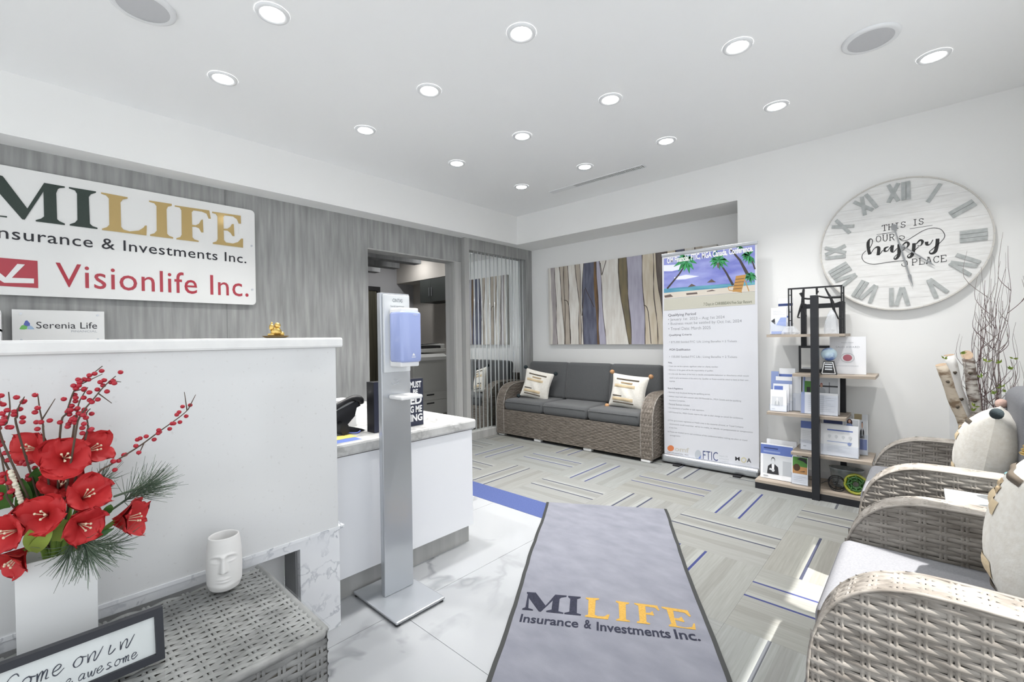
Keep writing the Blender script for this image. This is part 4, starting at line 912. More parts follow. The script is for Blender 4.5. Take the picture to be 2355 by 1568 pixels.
# ---------------------------------------------------------------- roll-up banner
t = thing('rollup_banner', 'white roll-up banner stand with a beach picture on top', 'banner', (-1.43, 4.15, 0))
BL, BR_, BYY = -1.836, -1.017, 4.15
MB().rbox(BL - 0.012, BR_ + 0.014, 4.095, 4.205, 0.01, 0.085, 0.025, 3).build('base', M_ALU, t)
for x in (BL + 0.15, BR_ - 0.15): MB().box(x - 0.03, x + 0.03, 4.05, 4.25, 0.0, 0.012).build('foot', M_BLACK, t)
MB().tube([((BL + BR_) / 2, 4.175, 0.05), ((BL + BR_) / 2, 4.175, 1.95)], 0.009, 8).build('pole', M_ALU, t)
MB().rbox(BL - 0.004, BR_ + 0.006, BYY - 0.008, BYY + 0.008, 1.955, 1.982, 0.004, 2).build('top_rail', M_ALU, t)
sh = MB().box(BL, BR_, BYY - 0.0008, BYY, 0.075, 1.96).build('sheet', mat('banner_vinyl', (0.62, 0.63, 0.67), 0.4), t)
def bp(px, py, d=0.0012): p = yp(px, py, BYY - 0.0008); return Vector((min(max(p.x, BL + 0.002), BR_ - 0.004), BYY - 0.0008 - d, p.z))
def c6(a, b, d=0.0004): return bp(1500 + a / 4.3571, 440 + b / 4.3571, d)
def c7(a, b, d=0.0004): return bp(1500 + a / 4.6107, 780 + b / 4.6107, d)
bm = [mat('pr_sky', (0.15, 0.17, 0.50), 0.4, col2=(0.33, 0.36, 0.66), scale=3, stretch=(1, 1, 3)), mat('pr_sea', (0.07, 0.23, 0.36), 0.4, col2=(0.14, 0.38, 0.45), scale=4, stretch=(1, 1, 8)), mat('pr_sand', (0.60, 0.55, 0.48), 0.4), mat('pr_beige', (0.50, 0.49, 0.42), 0.4),
      mat('pr_palm', (0.02, 0.16, 0.05), 0.4, col2=(0.05, 0.35, 0.12), scale=30), mat('pr_trunk', (0.05, 0.04, 0.04), 0.4), mat('pr_chair', (0.45, 0.24, 0.07), 0.4), mat('pr_hut', (0.12, 0.09, 0.08), 0.4), M_WHITE, mat('pr_cloud', (0.72, 0.74, 0.90), 0.4)]
mb = MB()
def F(k, pts, d): mb.k = k; mb.poly([c6(a, b, d) for a, b in pts][::-1])
F(0, [(117, 675), (1030, 535), (1030, 905), (117, 985)], 0.001)
F(9, [(117, 740), (300, 730), (330, 770), (200, 800), (117, 800)], 0.0011); F(9, [(220, 860), (340, 835), (470, 850), (330, 880), (225, 885)], 0.0011)
F(1, [(117, 975), (1030, 905), (1030, 940), (117, 1020)], 0.0012)
F(2, [(117, 1018), (700, 968), (1030, 935), (1030, 1000), (117, 1075)], 0.0013)
F(3, [(117, 1080), (1030, 1003), (1030, 1130), (117, 1195)], 0.001)
mb.k = 5
for P, w in ((((345, 715), (270, 830), (150, 975)), (0.012, 0.014, 0.017)), (((690, 735), (745, 820), (810, 940)), (0.012, 0.015, 0.02)), (((780, 575), (880, 690), (960, 840)), (0.012, 0.018, 0.026)), (((975, 650), (1010, 720), (1030, 780)), (0.01, 0.011, 0.012))):
    mb.ribbon([c6(a, b, 0.0014) for a, b in P], list(w), (0, -1, 0))
def palm(cx, cy, R, n, d, a0=0, a1=360):
    mb.k = 4
    for i in range(n):
        th = math.radians(a0 + (a1 - a0) * i / n + random.uniform(-8, 8)); r = R * random.uniform(0.75, 1.05)
        tip = (cx + r * math.cos(th), cy - r * math.sin(th) * 0.8 + 0.25 * r); mid = (cx + r * 0.55 * math.cos(th), cy - r * 0.55 * math.sin(th) * 0.9)
        nx, ny = -math.sin(th) * R * 0.14, -math.cos(th) * R * 0.14
        mb.poly([c6(cx, cy, d), c6(mid[0] + nx, mid[1] + ny, d), c6(*tip, d), c6(mid[0] - nx, mid[1] - ny, d)][::-1])
palm(345, 700, 135, 11, 0.0016, 10, 340); palm(665, 690, 110, 12, 0.0016, 0, 360); palm(975, 640, 95, 12, 0.0016, 60, 330); palm(870, 575, 70, 6, 0.0016, 20, 160); palm(640, 615, 45, 5, 0.0016); palm(985, 850, 75, 14, 0.0017)
mb.k = 7; mb.poly([c6(*q, 0.0017) for q in ((645, 720), (675, 715), (668, 770), (655, 765))][::-1])
for P in (((355, 960), (395, 925), (440, 948)), ((548, 915), (595, 878), (640, 910))): F(7, P, 0.0016)
F(7, [(340, 1020), (450, 1010), (455, 1028), (345, 1038)], 0.0016); F(7, [(545, 1000), (600, 985), (640, 995), (550, 1006)], 0.0016); F(7, [(120, 1045), (185, 1030), (210, 1055), (130, 1065)], 0.0016)
F(6, [(840, 848), (942, 832), (895, 1005), (805, 1005)], 0.0018)
mb.k = 5
for q in range(1, 5): mb.ribbon([c6(845 - q * 9, 850 + q * 32, 0.002), c6(938 - q * 10, 838 + q * 33, 0.002)], 0.004, (0, -1, 0))
mb.k = 6
for P in (((760, 960), (770, 990), (900, 1010)), ((762, 958), (830, 950)), ((930, 890), (970, 1000))): mb.ribbon([c6(a, b, 0.0019) for a, b in P], 0.007, (0, -1, 0))
mb.build('beach_picture', bm, sh)
def tline(txt, p, q, h, m=None, bold=0.0, acc=None):
    u = q - p; L_ = u.length; u.normalize(); put_text(acc, txt, p, u, Vector((0, 0, 1)), w=L_, h=h, bold=bold)
mb = MB(); tline('OM Financial, FTIC, MGA Canada, Conference.', c6(150, 735, 0.0024), c6(1012, 612, 0.0024), 0.064, bold=0.03, acc=mb); mb.build('title_lettering', M_WHITE, sh)
mb = MB(); tline('7 Days in CARIBBEAN Five Star Resort', c6(515, 1155, 0.0015), c6(1000, 1128, 0.0015), 0.034, acc=mb); mb.build('tagline_lettering', mat('olive_ink', (0.08, 0.09, 0.05), 0.5), sh)
mb = MB(); mk = MB()
for txt, x0, y0, x1, y1, h, k in (('Qualifying Period', 160, 1262, 438, 1246, 0.032, 1), ('• January 1st  2023 – Aug 1st 2024', 160, 1305, 725, 1280, 0.032, 0), ('• Business must be settled by Oct 1st, 2024', 160, 1348, 897, 1320, 0.032, 0), ('• Travel Date: March 2025', 162, 1392, 585, 1380, 0.028, 0), ('Qualifying Criteria', 168, 1455, 395, 1447, 0.022, 1), ('• $75,000 Settled FYC  Life ,Living Benefits = 2 Tickets', 170, 1525, 848, 1517, 0.024, 0)):
    tline(txt, c6(x0, y0), c6(x1, y1), h, bold=0.012 if k else 0.0, acc=mk if k else mb)
for txt, x0, y0, x1, y1, h, k in (('AGA Qualification', 180, 123, 405, 124, 0.023, 1), ('• 150,000 Settled FYC Life ; Living Benefits = 2 Tickets', 182, 202, 900, 206, 0.025, 0), ('Note,', 170, 258, 212, 260, 0.019, 1),
    ('• Guest can not be a spouse, significant other or a family member.', 168, 296, 702, 306, 0.018, 0), ('• Behaviour of the guest will be the responsibility of qualifier.', 168, 336, 650, 347, 0.018, 0),
    ('• It is the sole discretion of the host to decide unacceptable behaviour or disturbance which would', 168, 378, 1022, 402, 0.018, 0), ('result in early termination of the entire trip, Qualifier or Guest would be asked to leave at their own', 182, 420, 1020, 447, 0.018, 0), ('expense.', 182, 456, 243, 458, 0.015, 0),
    ('Rules & Regulations', 166, 532, 325, 538, 0.019, 1), ('• Business must be placed during the qualifying period.', 166, 572, 615, 598, 0.018, 0), ('• Advisor must hold valid contract with OM Financial Inc., MGA Canada and the qualifying', 166, 615, 942, 668, 0.018, 0),
    ('Insurance Companies.', 182, 658, 350, 668, 0.018, 0), ('• Personal Business included.', 166, 695, 398, 712, 0.018, 0), ('• No substitution of qualifier or cash equivalent.', 166, 738, 553, 768, 0.018, 0),
    ('• OM Financial Inc., MGA Canada reserve the right to alter change or cancel the conference.', 166, 782, 965, 852, 0.018, 0), ('a) If the government regulations or Health crisis in the countries of travel, or Travel Company', 166, 868, 968, 945, 0.018, 0),
    ('recommends would travel then  will be no credits, no refunds, no postponement or compensation', 182, 908, 1066, 1000, 0.018, 0), ('if any lost.', 182, 945, 268, 953, 0.016, 0), ('b) Please see detailed terms and conditions of this conference before making any plans or travel', 166, 988, 1008, 1086, 0.018, 0), ('arrangements.', 188, 1030, 300, 1040, 0.016, 0)):
    tline(txt, c7(x0, y0), c7(x1, y1), h, bold=0.012 if k else 0.0, acc=mk if k else mb)
mb.build('body_lettering', mat('grey_text', (0.24, 0.25, 0.27), 0.5), sh, kind='stuff'); mk.build('heading_lettering', mat('dark_text', (0.13, 0.13, 0.15), 0.5), sh, kind='stuff')
ring = lambda cx, cy, rx, ry, d: [c7(cx + rx * math.cos(-2 * PI * i / 20), cy + ry * math.sin(-2 * PI * i / 20), d) for i in range(20)]
MB().poly(ring(196, 1155, 35, 32, 0.0012)[::-1]).build('orange_disc', mat('orange_ink', (0.62, 0.20, 0.08), 0.5), sh)
mb = MB(); tline('omf', c7(238, 1185), c7(392, 1205), 0.045, bold=0.03, acc=mb); mb.build('omf_lettering', mat('pale_ink', (0.52, 0.50, 0.46), 0.5), sh)
mb = MB(); tline('OM FINANCIAL, INC.', c7(160, 1205), c7(392, 1240), 0.014, acc=mb); mb.build('omf_name', M_DARKP, sh)
MB().poly(ring(486, 1225, 34, 52, 0.0012)[::-1]).build('egg_mark', mat('egg_ink', (0.45, 0.48, 0.52), 0.5), sh)
mb = MB()
for q in range(3): mb.ribbon([c7(480 + 8 * q, 1275 - 5 * q, 0.0016), c7(518, 1232 + 12 * q, 0.0016)], 0.004, (0, -1, 0))
mb.build('egg_stripes', M_BLUEP, sh)
mb = MB(); tline('FTIC', c7(538, 1272), c7(697, 1292), 0.078, bold=-0.005, acc=mb); mb.build('ftic_lettering', M_NAVYP, sh)
mb = MB(); tline('Finance, Life', c7(710, 1245), c7(800, 1256), 0.016, acc=mb); tline('and Insurance', c7(710, 1272), c7(812, 1284), 0.015, acc=mb); tline('Consultants', c7(712, 1296), c7(808, 1308), 0.014, acc=mb); mb.build('ftic_name', M_GREYP, sh)
mb = MB(); tline('M', c7(880, 1285), c7(928, 1290), 0.034, bold=0.02, acc=mb); tline('A', c7(1003, 1304), c7(1050, 1310), 0.036, bold=0.02, acc=mb); mb.build('mga_lettering', M_DARKP, sh)
MB().ribbon([c7(970 + 24 * math.cos(q / 20 * 2 * PI), 1280 + 24 * math.sin(q / 20 * 2 * PI), 0.0014) for q in range(21)], 0.008, (0, -1, 0)).build('mga_ring', mat('sand_ink', (0.6, 0.55, 0.35), 0.5), sh)
mb = MB(); tline('CANADA INC.', c7(882, 1312), c7(1050, 1338), 0.010, acc=mb); tline('your partner in growth', c7(884, 1330), c7(1052, 1358), 0.010, acc=mb); mb.build('mga_name', M_GREYP, sh)
# ================================================================ display shelf by the clock wall
t = thing('display_shelf', 'staggered display shelf of grey oak boards and black posts', 'shelf unit', (-0.58, 4.0, 0))
MB().box(-0.602, -0.555, 3.855, 3.895, 0.0, 1.478).build('front_post', M_BLACKM, t)
for x in (-0.70, -0.452): MB().box(x - 0.018, x + 0.018, 4.19, 4.226, 0.0, 1.44).build('back_post', M_BLACKM, t)
MB().box(-0.70, -0.452, 4.195, 4.221, 1.40, 1.435).build('top_rail', M_BLACKM, t)
MB().box(-0.98, -0.19, 3.875, 3.895, 0.0, 0.048).build('base_rail', M_BLACKM, t)
MB().box(-0.98, -0.96, 3.895, 4.226, 0.0, 0.048).build('base_rail', M_BLACKM, t)
MB().box(-0.21, -0.19, 3.895, 4.226, 0.0, 0.048).build('base_rail', M_BLACKM, t)
for x0, x1, z in ((-0.98, -0.19, 0.048), (-0.74, -0.262, 0.298), (-0.90, -0.405, 0.583), (-0.725, -0.240, 0.885), (-0.895, -0.405, 1.180)):
    MB().box(x0, x1, 3.875 if z < 0.1 else 3.897, 4.235, z, z + 0.020).build('shelf_board', M_OAK, t)
S0, S1, S2, S3, S4 = 0.068, 0.318, 0.603, 0.905, 1.200       # top faces of the boards

# upright brochures: a leaning sheet stack in a clear holder; prints are (x0, x1, z0, z1, material) as shares of the face
def brochure(name, label, x0, x1, y, z, h, prints=(), depth=0.03, lean=0.10, holder=0.45, cat='brochure', group='brochures on the display shelf', turn=0.0, m=None):
    cx = (x0 + x1) / 2; w = x1 - x0
    t = thing(name, label, cat, (cx, y, z), group); t.rotation_euler = (0, 0, turn)
    up = Vector((0, math.sin(lean), math.cos(lean))); nr = Vector((0, -math.cos(lean), math.sin(lean))); o = Vector((0, 0, 0.004))
    def pt(a, b, d): return o + Vector((a * w - w / 2, 0, 0)) + up * (b * h) + nr * d
    MB().obox(o + up * h / 2 - nr * 0.006, (w / 2, 0, 0), up * h / 2, nr * 0.006).build('pages', m or M_PAPER, t, world=False)
    for k, pr in enumerate(prints):
        if len(pr) == 5: a0, a1, b0, b1, pm_ = pr; MB().add([pt(a0, b0, 0.0006 + k * 0.0002), pt(a1, b0, 0.0006 + k * 0.0002), pt(a1, b1, 0.0006 + k * 0.0002), pt(a0, b1, 0.0006 + k * 0.0002)], [(0, 1, 2, 3)]).build('print', pm_, t, world=False)
        else: P, pm_ = pr; MB().poly([pt(a, b, 0.0006 + k * 0.0002) for a, b in P]).build('print', pm_, t, world=False)
    if holder:
        hb = MB(); hh = h * holder
        hb.obox(o + up * hh / 2 + nr * 0.010, (w / 2 + 0.004, 0, 0), up * hh / 2, nr * 0.001); hb.obox(o - up * 0.002, (w / 2 + 0.004, 0, 0), up * 0.001, nr * 0.012)
        for sx_ in (-1, 1): hb.obox(o + Vector((sx_ * (w / 2 + 0.004), 0, 0)) + up * hh / 2, (0.001, 0, 0), up * hh / 2, nr * 0.012)
        hb.build('clear_holder', M_ACRYL, t, world=False)
    return t
def ell(cx, cy, rx, ry, n=16): return [(cx + rx * math.cos(2 * PI * i / n), cy + ry * math.sin(2 * PI * i / n)) for i in range(n)]
def bust(cx, b, s, coat=None, hair=None, skin=None, k=1.0):
    """printed half-length portrait: shoulders, head, hair"""
    return [([(cx - 0.26 * s, b), (cx + 0.26 * s, b), (cx + 0.22 * s, b + 0.30 * s * k), (cx + 0.08 * s, b + 0.40 * s * k), (cx - 0.08 * s, b + 0.40 * s * k), (cx - 0.22 * s, b + 0.30 * s * k)], coat or M_DARKP),
            ([(cx - 0.04 * s, b + 0.10 * s * k), (cx + 0.04 * s, b + 0.10 * s * k), (cx + 0.06 * s, b + 0.40 * s * k), (cx - 0.06 * s, b + 0.40 * s * k)], M_PAPER),
            (ell(cx, b + 0.55 * s * k, 0.085 * s, 0.13 * s * k), hair or M_DARKP), (ell(cx, b + 0.52 * s * k, 0.075 * s, 0.115 * s * k), skin or M_GREYP)]
M_LBL = mat('pale_blue_print', (0.26, 0.33, 0.58), 0.5); M_LG = mat('light_grey_print', (0.62, 0.64, 0.67), 0.6)
lines = lambda b0, b1, n, a0=0.12, a1=0.88: [(a0, a1 - 0.1 * (i % 3), b0 + (b1 - b0) * (i + 0.3) / n, b0 + (b1 - b0) * (i + 0.55) / n, M_LG) for i in range(n)]
# top board
brochure('brochure', 'white leaflet with a blue sky picture at left of the top board', -0.882, -0.775, 3.97, S4, 0.205, [(0.04, 0.96, 0.0, 0.10, M_LBL), (0.02, 0.98, 0.12, 0.64, M_LG), ([(0.35, 0.34), (0.62, 0.62), (0.98, 0.62), (0.98, 0.28)], M_LBL), ([(0.02, 0.50), (0.25, 0.60), (0.30, 0.36), (0.15, 0.42)], M_DARKP)] + lines(0.72, 0.92, 3))
brochure('brochure', 'white leaflet with a blue band behind others on the top board', -0.855, -0.755, 4.08, S4, 0.285, [(0.0, 1.0, 0.78, 0.85, M_NAVYP), (0.4, 0.8, 0.45, 0.50, M_BLUEP)], holder=0.3)
# black iron sculpture of climbing figures in a frame
t = thing('iron_sculpture', 'black iron frame sculpture with climbing figures on the top board', 'sculpture', (-0.59, 4.02, S4))
sy = 4.02
def sp(a, b): p = yp(1740 + a / 9.8, 640 + b / 9.8, sy); return Vector((p.x, sy, p.z))
for A_, B_ in (((720, 240), (690, 1230)), ((785, 240), (775, 1230)), ((1910, 160), (1885, 1240)), ((1960, 180), (1950, 1240))):
    MB().bar(sp(*A_), Vector((sp(*A_).x, sy, S4)), 0.009, 0.009).build('upright', M_BLACK, t)
MB().bar(sp(705, 243), sp(1935, 165), 0.010, 0.012).build('top_bar', M_BLACK, t)
for q in range(5):
    MB().bar(sp(722, 380 + q * 190), sp(785, 380 + q * 190), 0.006).build('rung', M_BLACK, t)
    MB().bar(sp(1905, 330 + q * 195), sp(1960, 330 + q * 195), 0.010).build('rung', M_BLACK, t)
def figure(P, name):
    mb = MB()
    for pts, r0, r1 in P:
        q = sm([sp(*c) for c in pts], 4); n = len(q); mb.tube(q, [r0 + (r1 - r0) * i / (n - 1) for i in range(n)], 7)
    return mb.build(name, M_BLACK, t, True)
figure([([(1060, 240), (1050, 340), (1045, 430), (1040, 540)], 0.008, 0.012), ([(1040, 540), (1000, 640), (960, 760), (925, 880)], 0.011, 0.005), ([(925, 880), (980, 888)], 0.006, 0.004), ([(1045, 540), (1060, 660), (1080, 770), (1120, 860)], 0.011, 0.005), ([(1040, 440), (1010, 370), (985, 330)], 0.006, 0.010), ([(1060, 450), (1160, 460), (1280, 455)], 0.007, 0.007)], 'climbing_figure')
figure([([(1545, 215), (1610, 340), (1660, 420), (1700, 520)], 0.005, 0.010), ([(1700, 520), (1725, 600), (1740, 700), (1760, 780)], 0.012, 0.008), ([(1725, 580), (1800, 560), (1890, 525)], 0.005, 0.004), ([(1745, 700), (1790, 810), (1840, 900), (1890, 900)], 0.007, 0.005), ([(1400, 400), (1500, 420), (1600, 430), (1750, 425), (1910, 415)], 0.006, 0.010)], 'climbing_figure')
figure([([(1355, 215), (1355, 290), (1355, 370)], 0.008, 0.006), ([(1360, 300), (1400, 300)], 0.010, 0.006)], 'hanging_figure')
M_CRYS = thin_glass('crystal', (0.96, 0.97, 0.99), 0.03, 1.6, haze=0.35)
def crystal(name, label, c, pts, seed):
    random.seed(seed); t = thing(name, label, 'award', c, 'crystal awards')
    mb = MB(); n = 8
    for r0, z in pts: mb.v += [(c[0] + r0 * random.uniform(0.8, 1.15) * math.cos(2 * PI * i / n), c[1] + 0.55 * r0 * random.uniform(0.8, 1.1) * math.sin(2 * PI * i / n), c[2] + z * (1 + random.uniform(-0.08, 0.08) if z > 0.01 else 1)) for i in range(n)]
    for k in range(len(pts) - 1):
        for i in range(n): mb.f.append((k * n + i, k * n + (i + 1) % n, (k + 1) * n + (i + 1) % n, (k + 1) * n + i)); mb.m.append(0)
    mb.f += [tuple(range(n))[::-1], tuple((len(pts) - 1) * n + i for i in range(n))]; mb.m += [0, 0]
    mb.build('block', M_CRYS, t); return t
crystal('crystal_award', 'low jagged crystal award at left of the top board', (-0.745, 3.95, S4), [(0.055, 0), (0.06, 0.015), (0.045, 0.04), (0.03, 0.06)], 4)
crystal('crystal_award', 'tall pointed crystal award at right of the top board', (-0.487, 3.955, S4), [(0.045, 0), (0.05, 0.03), (0.046, 0.09), (0.03, 0.135), (0.008, 0.165)], 9)
random.seed(11)
# second board: framed certificate, globe trophy, award plaque
t = thing('certificate_frame', 'black framed certificate behind the shelf post', 'picture frame', (-0.61, 4.09, S3))
MB().box(-0.715, -0.49, 4.08, 4.10, S3, S3 + 0.205).build('frame', M_BLACK, t)
MB().box(-0.698, -0.507, 4.078, 4.08, S3 + 0.028, S3 + 0.188).build('paper', mat('cream_paper', (0.66, 0.66, 0.64), 0.6), t)
MB().box(-0.69, -0.515, 4.0772, 4.078, S3 + 0.03, S3 + 0.04).build('caption_bar', M_GREYP, t)
t = thing('globe_trophy', 'blue glass globe trophy on a black trapezoid base', 'trophy', (-0.505, 3.95, S3))
MB().prism([(-0.048, 0), (0.048, 0), (0.030, 0.098), (-0.030, 0.098)], lambda a, b, y: (-0.505 + a, y, S3 + b), 3.93, 3.975).build('base', M_BLACK, t)
mb = MB(); P = [(-0.040, 0.008), (0.040, 0.008), (0.025, 0.090), (-0.025, 0.090)]
mb.ribbon([(-0.505 + a, 3.9292, S3 + b) for a, b in P + P[:1]], 0.006, (0, -1, 0)); mb.build('white_outline', M_WHITE, t)
for k in range(3): MB().box(-0.527 + 0.002 * k - 0.002 * k, -0.483, 3.9288, 3.9294, S3 + 0.034 + k * 0.018, S3 + 0.044 + k * 0.018).build('text_plate', M_LG, t)
MB().ball((-0.505, 3.953, S3 + 0.147), 0.050, 20, 12, (1, 0.45, 0.95)).build('globe', mat('blue_glass', (0.12, 0.20, 0.50), 0.05, col2=(0.55, 0.70, 0.78), scale=14, lo=0.42, hi=0.56, coat=0.5), t, True)
t = thing('award_plaque', 'white sales award plaque with a red oval seal', 'plaque', (-0.41, 4.07, S3))
MB().obox((-0.408, 4.07, S3 + 0.135), (0.105, 0, 0), (0, 0.0006, 0.0), (0, 0.008, 0.134)).obox((-0.408, 4.074, S3 + 0.135), (0.107, 0, 0), (0, 0.004, 0), (0, 0.008, 0.136)).build('panel', M_PAPER, t)
def ap(x, z): return Vector((x, 4.07 - 0.0013 + (z - S3 - 0.135) * 0.06, z))
mb = MB(); put_text(mb, 'SALES AWARD', ap(-0.478, S3 + 0.190), (1, 0, 0), (0, 0.06, 1), w=0.14, h=0.013); put_text(mb, 'FINANCIAL HORIZONS', ap(-0.445, S3 + 0.225), (1, 0, 0), (0, 0.06, 1), w=0.072, h=0.007); put_text(mb, 'IN RECOGNITION OF EXCELLENCE', ap(-0.475, S3 + 0.055), (1, 0, 0), (0, 0.06, 1), w=0.13, h=0.008); mb.build('lettering', M_GREYP, t)
MB().ribbon([ap(-0.408 + 0.040 * math.cos(2 * PI * i / 24), S3 + 0.118 + 0.033 * math.sin(2 * PI * i / 24)) for i in range(25)], 0.006, (0, -1, 0), 0.0004).build('grey_wreath', M_LG, t)
MB().poly([ap(-0.408 + 0.027 * math.cos(2 * PI * i / 24), S3 + 0.118 + 0.024 * math.sin(2 * PI * i / 24)) + Vector((0, -0.0005, 0)) for i in range(24)]).build('red_seal', mat('seal_red', (0.50, 0.16, 0.20), 0.5), t)
# third board
brochure('brochure', 'tall blue folder standing at the left end of the middle board', -0.905, -0.852, 4.05, S2, 0.30, [(0, 1, 0, 1, M_LBL)], holder=0, turn=0.0)
brochure('brochure', 'white leaflet with a grey portrait at front left of the middle board', -0.886, -0.775, 3.95, S2, 0.165, [(0.08, 0.78, 0.24, 0.68, M_LG)] + bust(0.42, 0.24, 0.62, M_GREYP, M_LG, M_PAPER) + [(0.1, 0.3, 0.08, 0.12, M_LG)], holder=0.3)
brochure('brochure', 'leaflet with a blue square panel in the stepped rack, second tier', -0.876, -0.768, 3.99, S2, 0.208, [(0.06, 0.62, 0.2, 0.92, M_BLUEP)], holder=0.3)
brochure('brochure', 'leaflet with a pale blue band in the stepped rack, third tier', -0.868, -0.755, 4.03, S2, 0.262, [(0, 1, 0.78, 0.88, M_LBL)], holder=0.3)
brochure('brochure', 'leaflet with a navy band in the stepped rack, top tier', -0.852, -0.742, 4.07, S2, 0.325, [(0, 1, 0.78, 0.86, M_BLUEP)], holder=0.3)
brochure('brochure', 'plain white leaflet rack beside the shelf post on the middle board', -0.762, -0.70, 4.06, S2, 0.27, [], holder=0.5)
brochure('brochure', 'wide folder with a green photo and a man in a cap', -0.685, -0.452, 4.02, S2, 0.275, [(0.02, 0.08, 0.05, 0.98, M_LBL), (0.06, 0.40, 0.52, 0.86, M_GREENP), (0.12, 0.22, 0.52, 0.7, M_DARKP), (0.42, 0.95, 0.52, 0.95, M_LG), (0.42, 0.95, 0.72, 0.76, M_DARKP), (0.72, 0.735, 0.52, 0.85, M_DARKP)] + bust(0.52, 0.52, 0.45, M_GREYP, mat('cap_red', (0.35, 0.08, 0.08), 0.5), M_SKINP, 1.0)[:1] + bust(0.52, 0.52, 0.45, M_GREYP, mat('cap_red', (0.35, 0.08, 0.08), 0.5), M_SKINP, 1.0)[2:], holder=0.0)
brochure('brochure', 'white text leaflet in the front of the wide clear holder', -0.683, -0.458, 3.965, S2, 0.158, [(0.0, 0.10, 0.0, 1.0, M_LBL)] + lines(0.12, 0.92, 9, 0.2, 0.92), holder=0.9)
# fourth board
brochure('brochure', 'narrow white booklet with a blue band left of the post', -0.698, -0.608, 4.02, S1, 0.245, [(0, 1, 0.66, 0.88, M_BLUEP), (0.2, 0.4, 0.10, 0.13, M_GREYP)] + lines(0.2, 0.6, 8), holder=0.3)
brochure('brochure', 'large white leaflet with four pale map pins on the lower board', -0.560, -0.340, 3.945, S1, 0.222, [(0.18, 0.86, 0.80, 0.84, M_BLUEP), (0.18, 0.84, 0.44, 0.46, M_LBL)] + [(ell(0.24 + 0.185 * k, 0.62, 0.045, 0.05, 12), M_LG) for k in range(4)] + [([(0.205 + 0.185 * k, 0.60), (0.24 + 0.185 * k, 0.54), (0.275 + 0.185 * k, 0.60)], M_LG) for k in range(4)] + [(ell(0.77, 0.42, 0.05, 0.055, 12), M_LBL)] + lines(0.12, 0.36, 5, 0.18, 0.8), holder=0.35)
brochure('brochure', 'leaflet headed navy with a long haired woman printed on it', -0.558, -0.340, 4.02, S1, 0.262, [(0.02, 0.55, 0.82, 0.99, M_NAVYP), (0.58, 0.97, 0.80, 0.97, M_LG), (ell(0.74, 0.90, 0.075, 0.10), mat('hair_print', (0.05, 0.02, 0.02), 0.5)), (ell(0.735, 0.93, 0.035, 0.045), M_SKINP), ([(0.64, 0.80), (0.84, 0.80), (0.78, 0.87), (0.68, 0.87)], M_LBL)], holder=0)
brochure('brochure', 'tall leaflet with a dark haired woman at right of lower board', -0.382, -0.300, 4.10, S1, 0.29, [(0.05, 0.95, 0.40, 1.0, M_LG), (0.05, 0.6, 0.86, 1.0, mat('straw_print', (0.35, 0.28, 0.16), 0.5))] + bust(0.62, 0.4, 0.62, M_DARKP, M_DARKP, M_SKINP) + [(0.3, 0.95, 0.12, 0.38, M_BLUEP)], holder=0.5)
# bottom board
brochure('brochure', 'large booklet with a man in a dark suit under a blue header', -0.962, -0.742, 3.955, S0, 0.268, [(0.0, 1.0, 0.70, 0.97, M_BLUEP), (0.08, 0.97, 0.14, 0.68, M_LG), (0.70, 0.97, 0.14, 0.55, M_GREYP), (0.10, 0.55, 0.86, 0.89, M_NAVYP), (0.09, 0.62, 0.75, 0.80, M_LBL)] + bust(0.40, 0.14, 0.72, M_DARKP, M_DARKP, M_LG) + [([(0.28, 0.26), (0.44, 0.22), (0.46, 0.27), (0.30, 0.31)], M_LG), (0.1, 0.25, 0.06, 0.09, M_GREYP)], holder=0)
brochure('brochure', 'plain white booklet standing behind the suited man booklet', -0.945, -0.735, 4.06, S0, 0.285, [], holder=0)
brochure('brochure', 'leaflet with green leaves and an orange field beside the post', -0.742, -0.640, 3.935, S0, 0.205, [(0.04, 0.96, 0.38, 0.98, M_GREENP), (0.04, 0.96, 0.38, 0.64, mat('orange_print', (0.50, 0.26, 0.10), 0.5)), (ell(0.30, 0.60, 0.22, 0.13), mat('dark_brown_print', (0.08, 0.04, 0.02), 0.5)), ([(0.3, 0.9), (0.7, 0.84), (0.95, 0.76), (0.9, 0.94), (0.5, 0.97)], M_DARKP), ([(0.4, 0.45), (0.8, 0.50), (0.82, 0.47)], M_DARKP)] + lines(0.06, 0.32, 4), holder=0.4)
t = thing('galvanised_tub', 'oval galvanised metal tub on the bottom board', 'tub', (-0.42, 4.06, S0))
MB().lathe((-0.42, 4.06, S0), [(0.0, 0.012), (0.078, 0.012), (0.082, 0.03), (0.102, 0.14), (0.106, 0.143), (0.106, 0.149), (0.100, 0.147), (0.08, 0.035), (0.0, 0.03)], 32, 1.0, 0.62).build('bucket', mat('galvanised', (0.30, 0.34, 0.36), 0.45, metal=0.6, col2=(0.50, 0.54, 0.56), scale=26), t, True)
t = thing('wire_wheel_cart', 'small black wire cart with spoked wheel in front of the tub', 'ornament', (-0.46, 3.955, S0))
def wheel(cx, cy, cz, r, name):
    w_ = MB().loop([(cx + r * math.cos(2 * PI * i / 28), cy, cz + r * math.sin(2 * PI * i / 28)) for i in range(28)], 0.0035).build(name, M_BLACK, t, True)
    for k in range(6): MB().tube([(cx, cy, cz), (cx + r * math.cos(PI * k / 3 + 0.3), cy, cz + r * math.sin(PI * k / 3 + 0.3))], 0.0016, 5).build('spoke', M_BLACK, w_)
wheel(-0.462, 3.94, S0 + 0.052, 0.050, 'wheel'); wheel(-0.470, 3.985, S0 + 0.052, 0.050, 'wheel')
MB().tube(sm([(-0.56, 3.96, S0 + 0.035), (-0.52, 3.962, S0 + 0.058), (-0.47, 3.962, S0 + 0.06)], 4), 0.003, 6).build('shaft', M_BLACK, t, True)
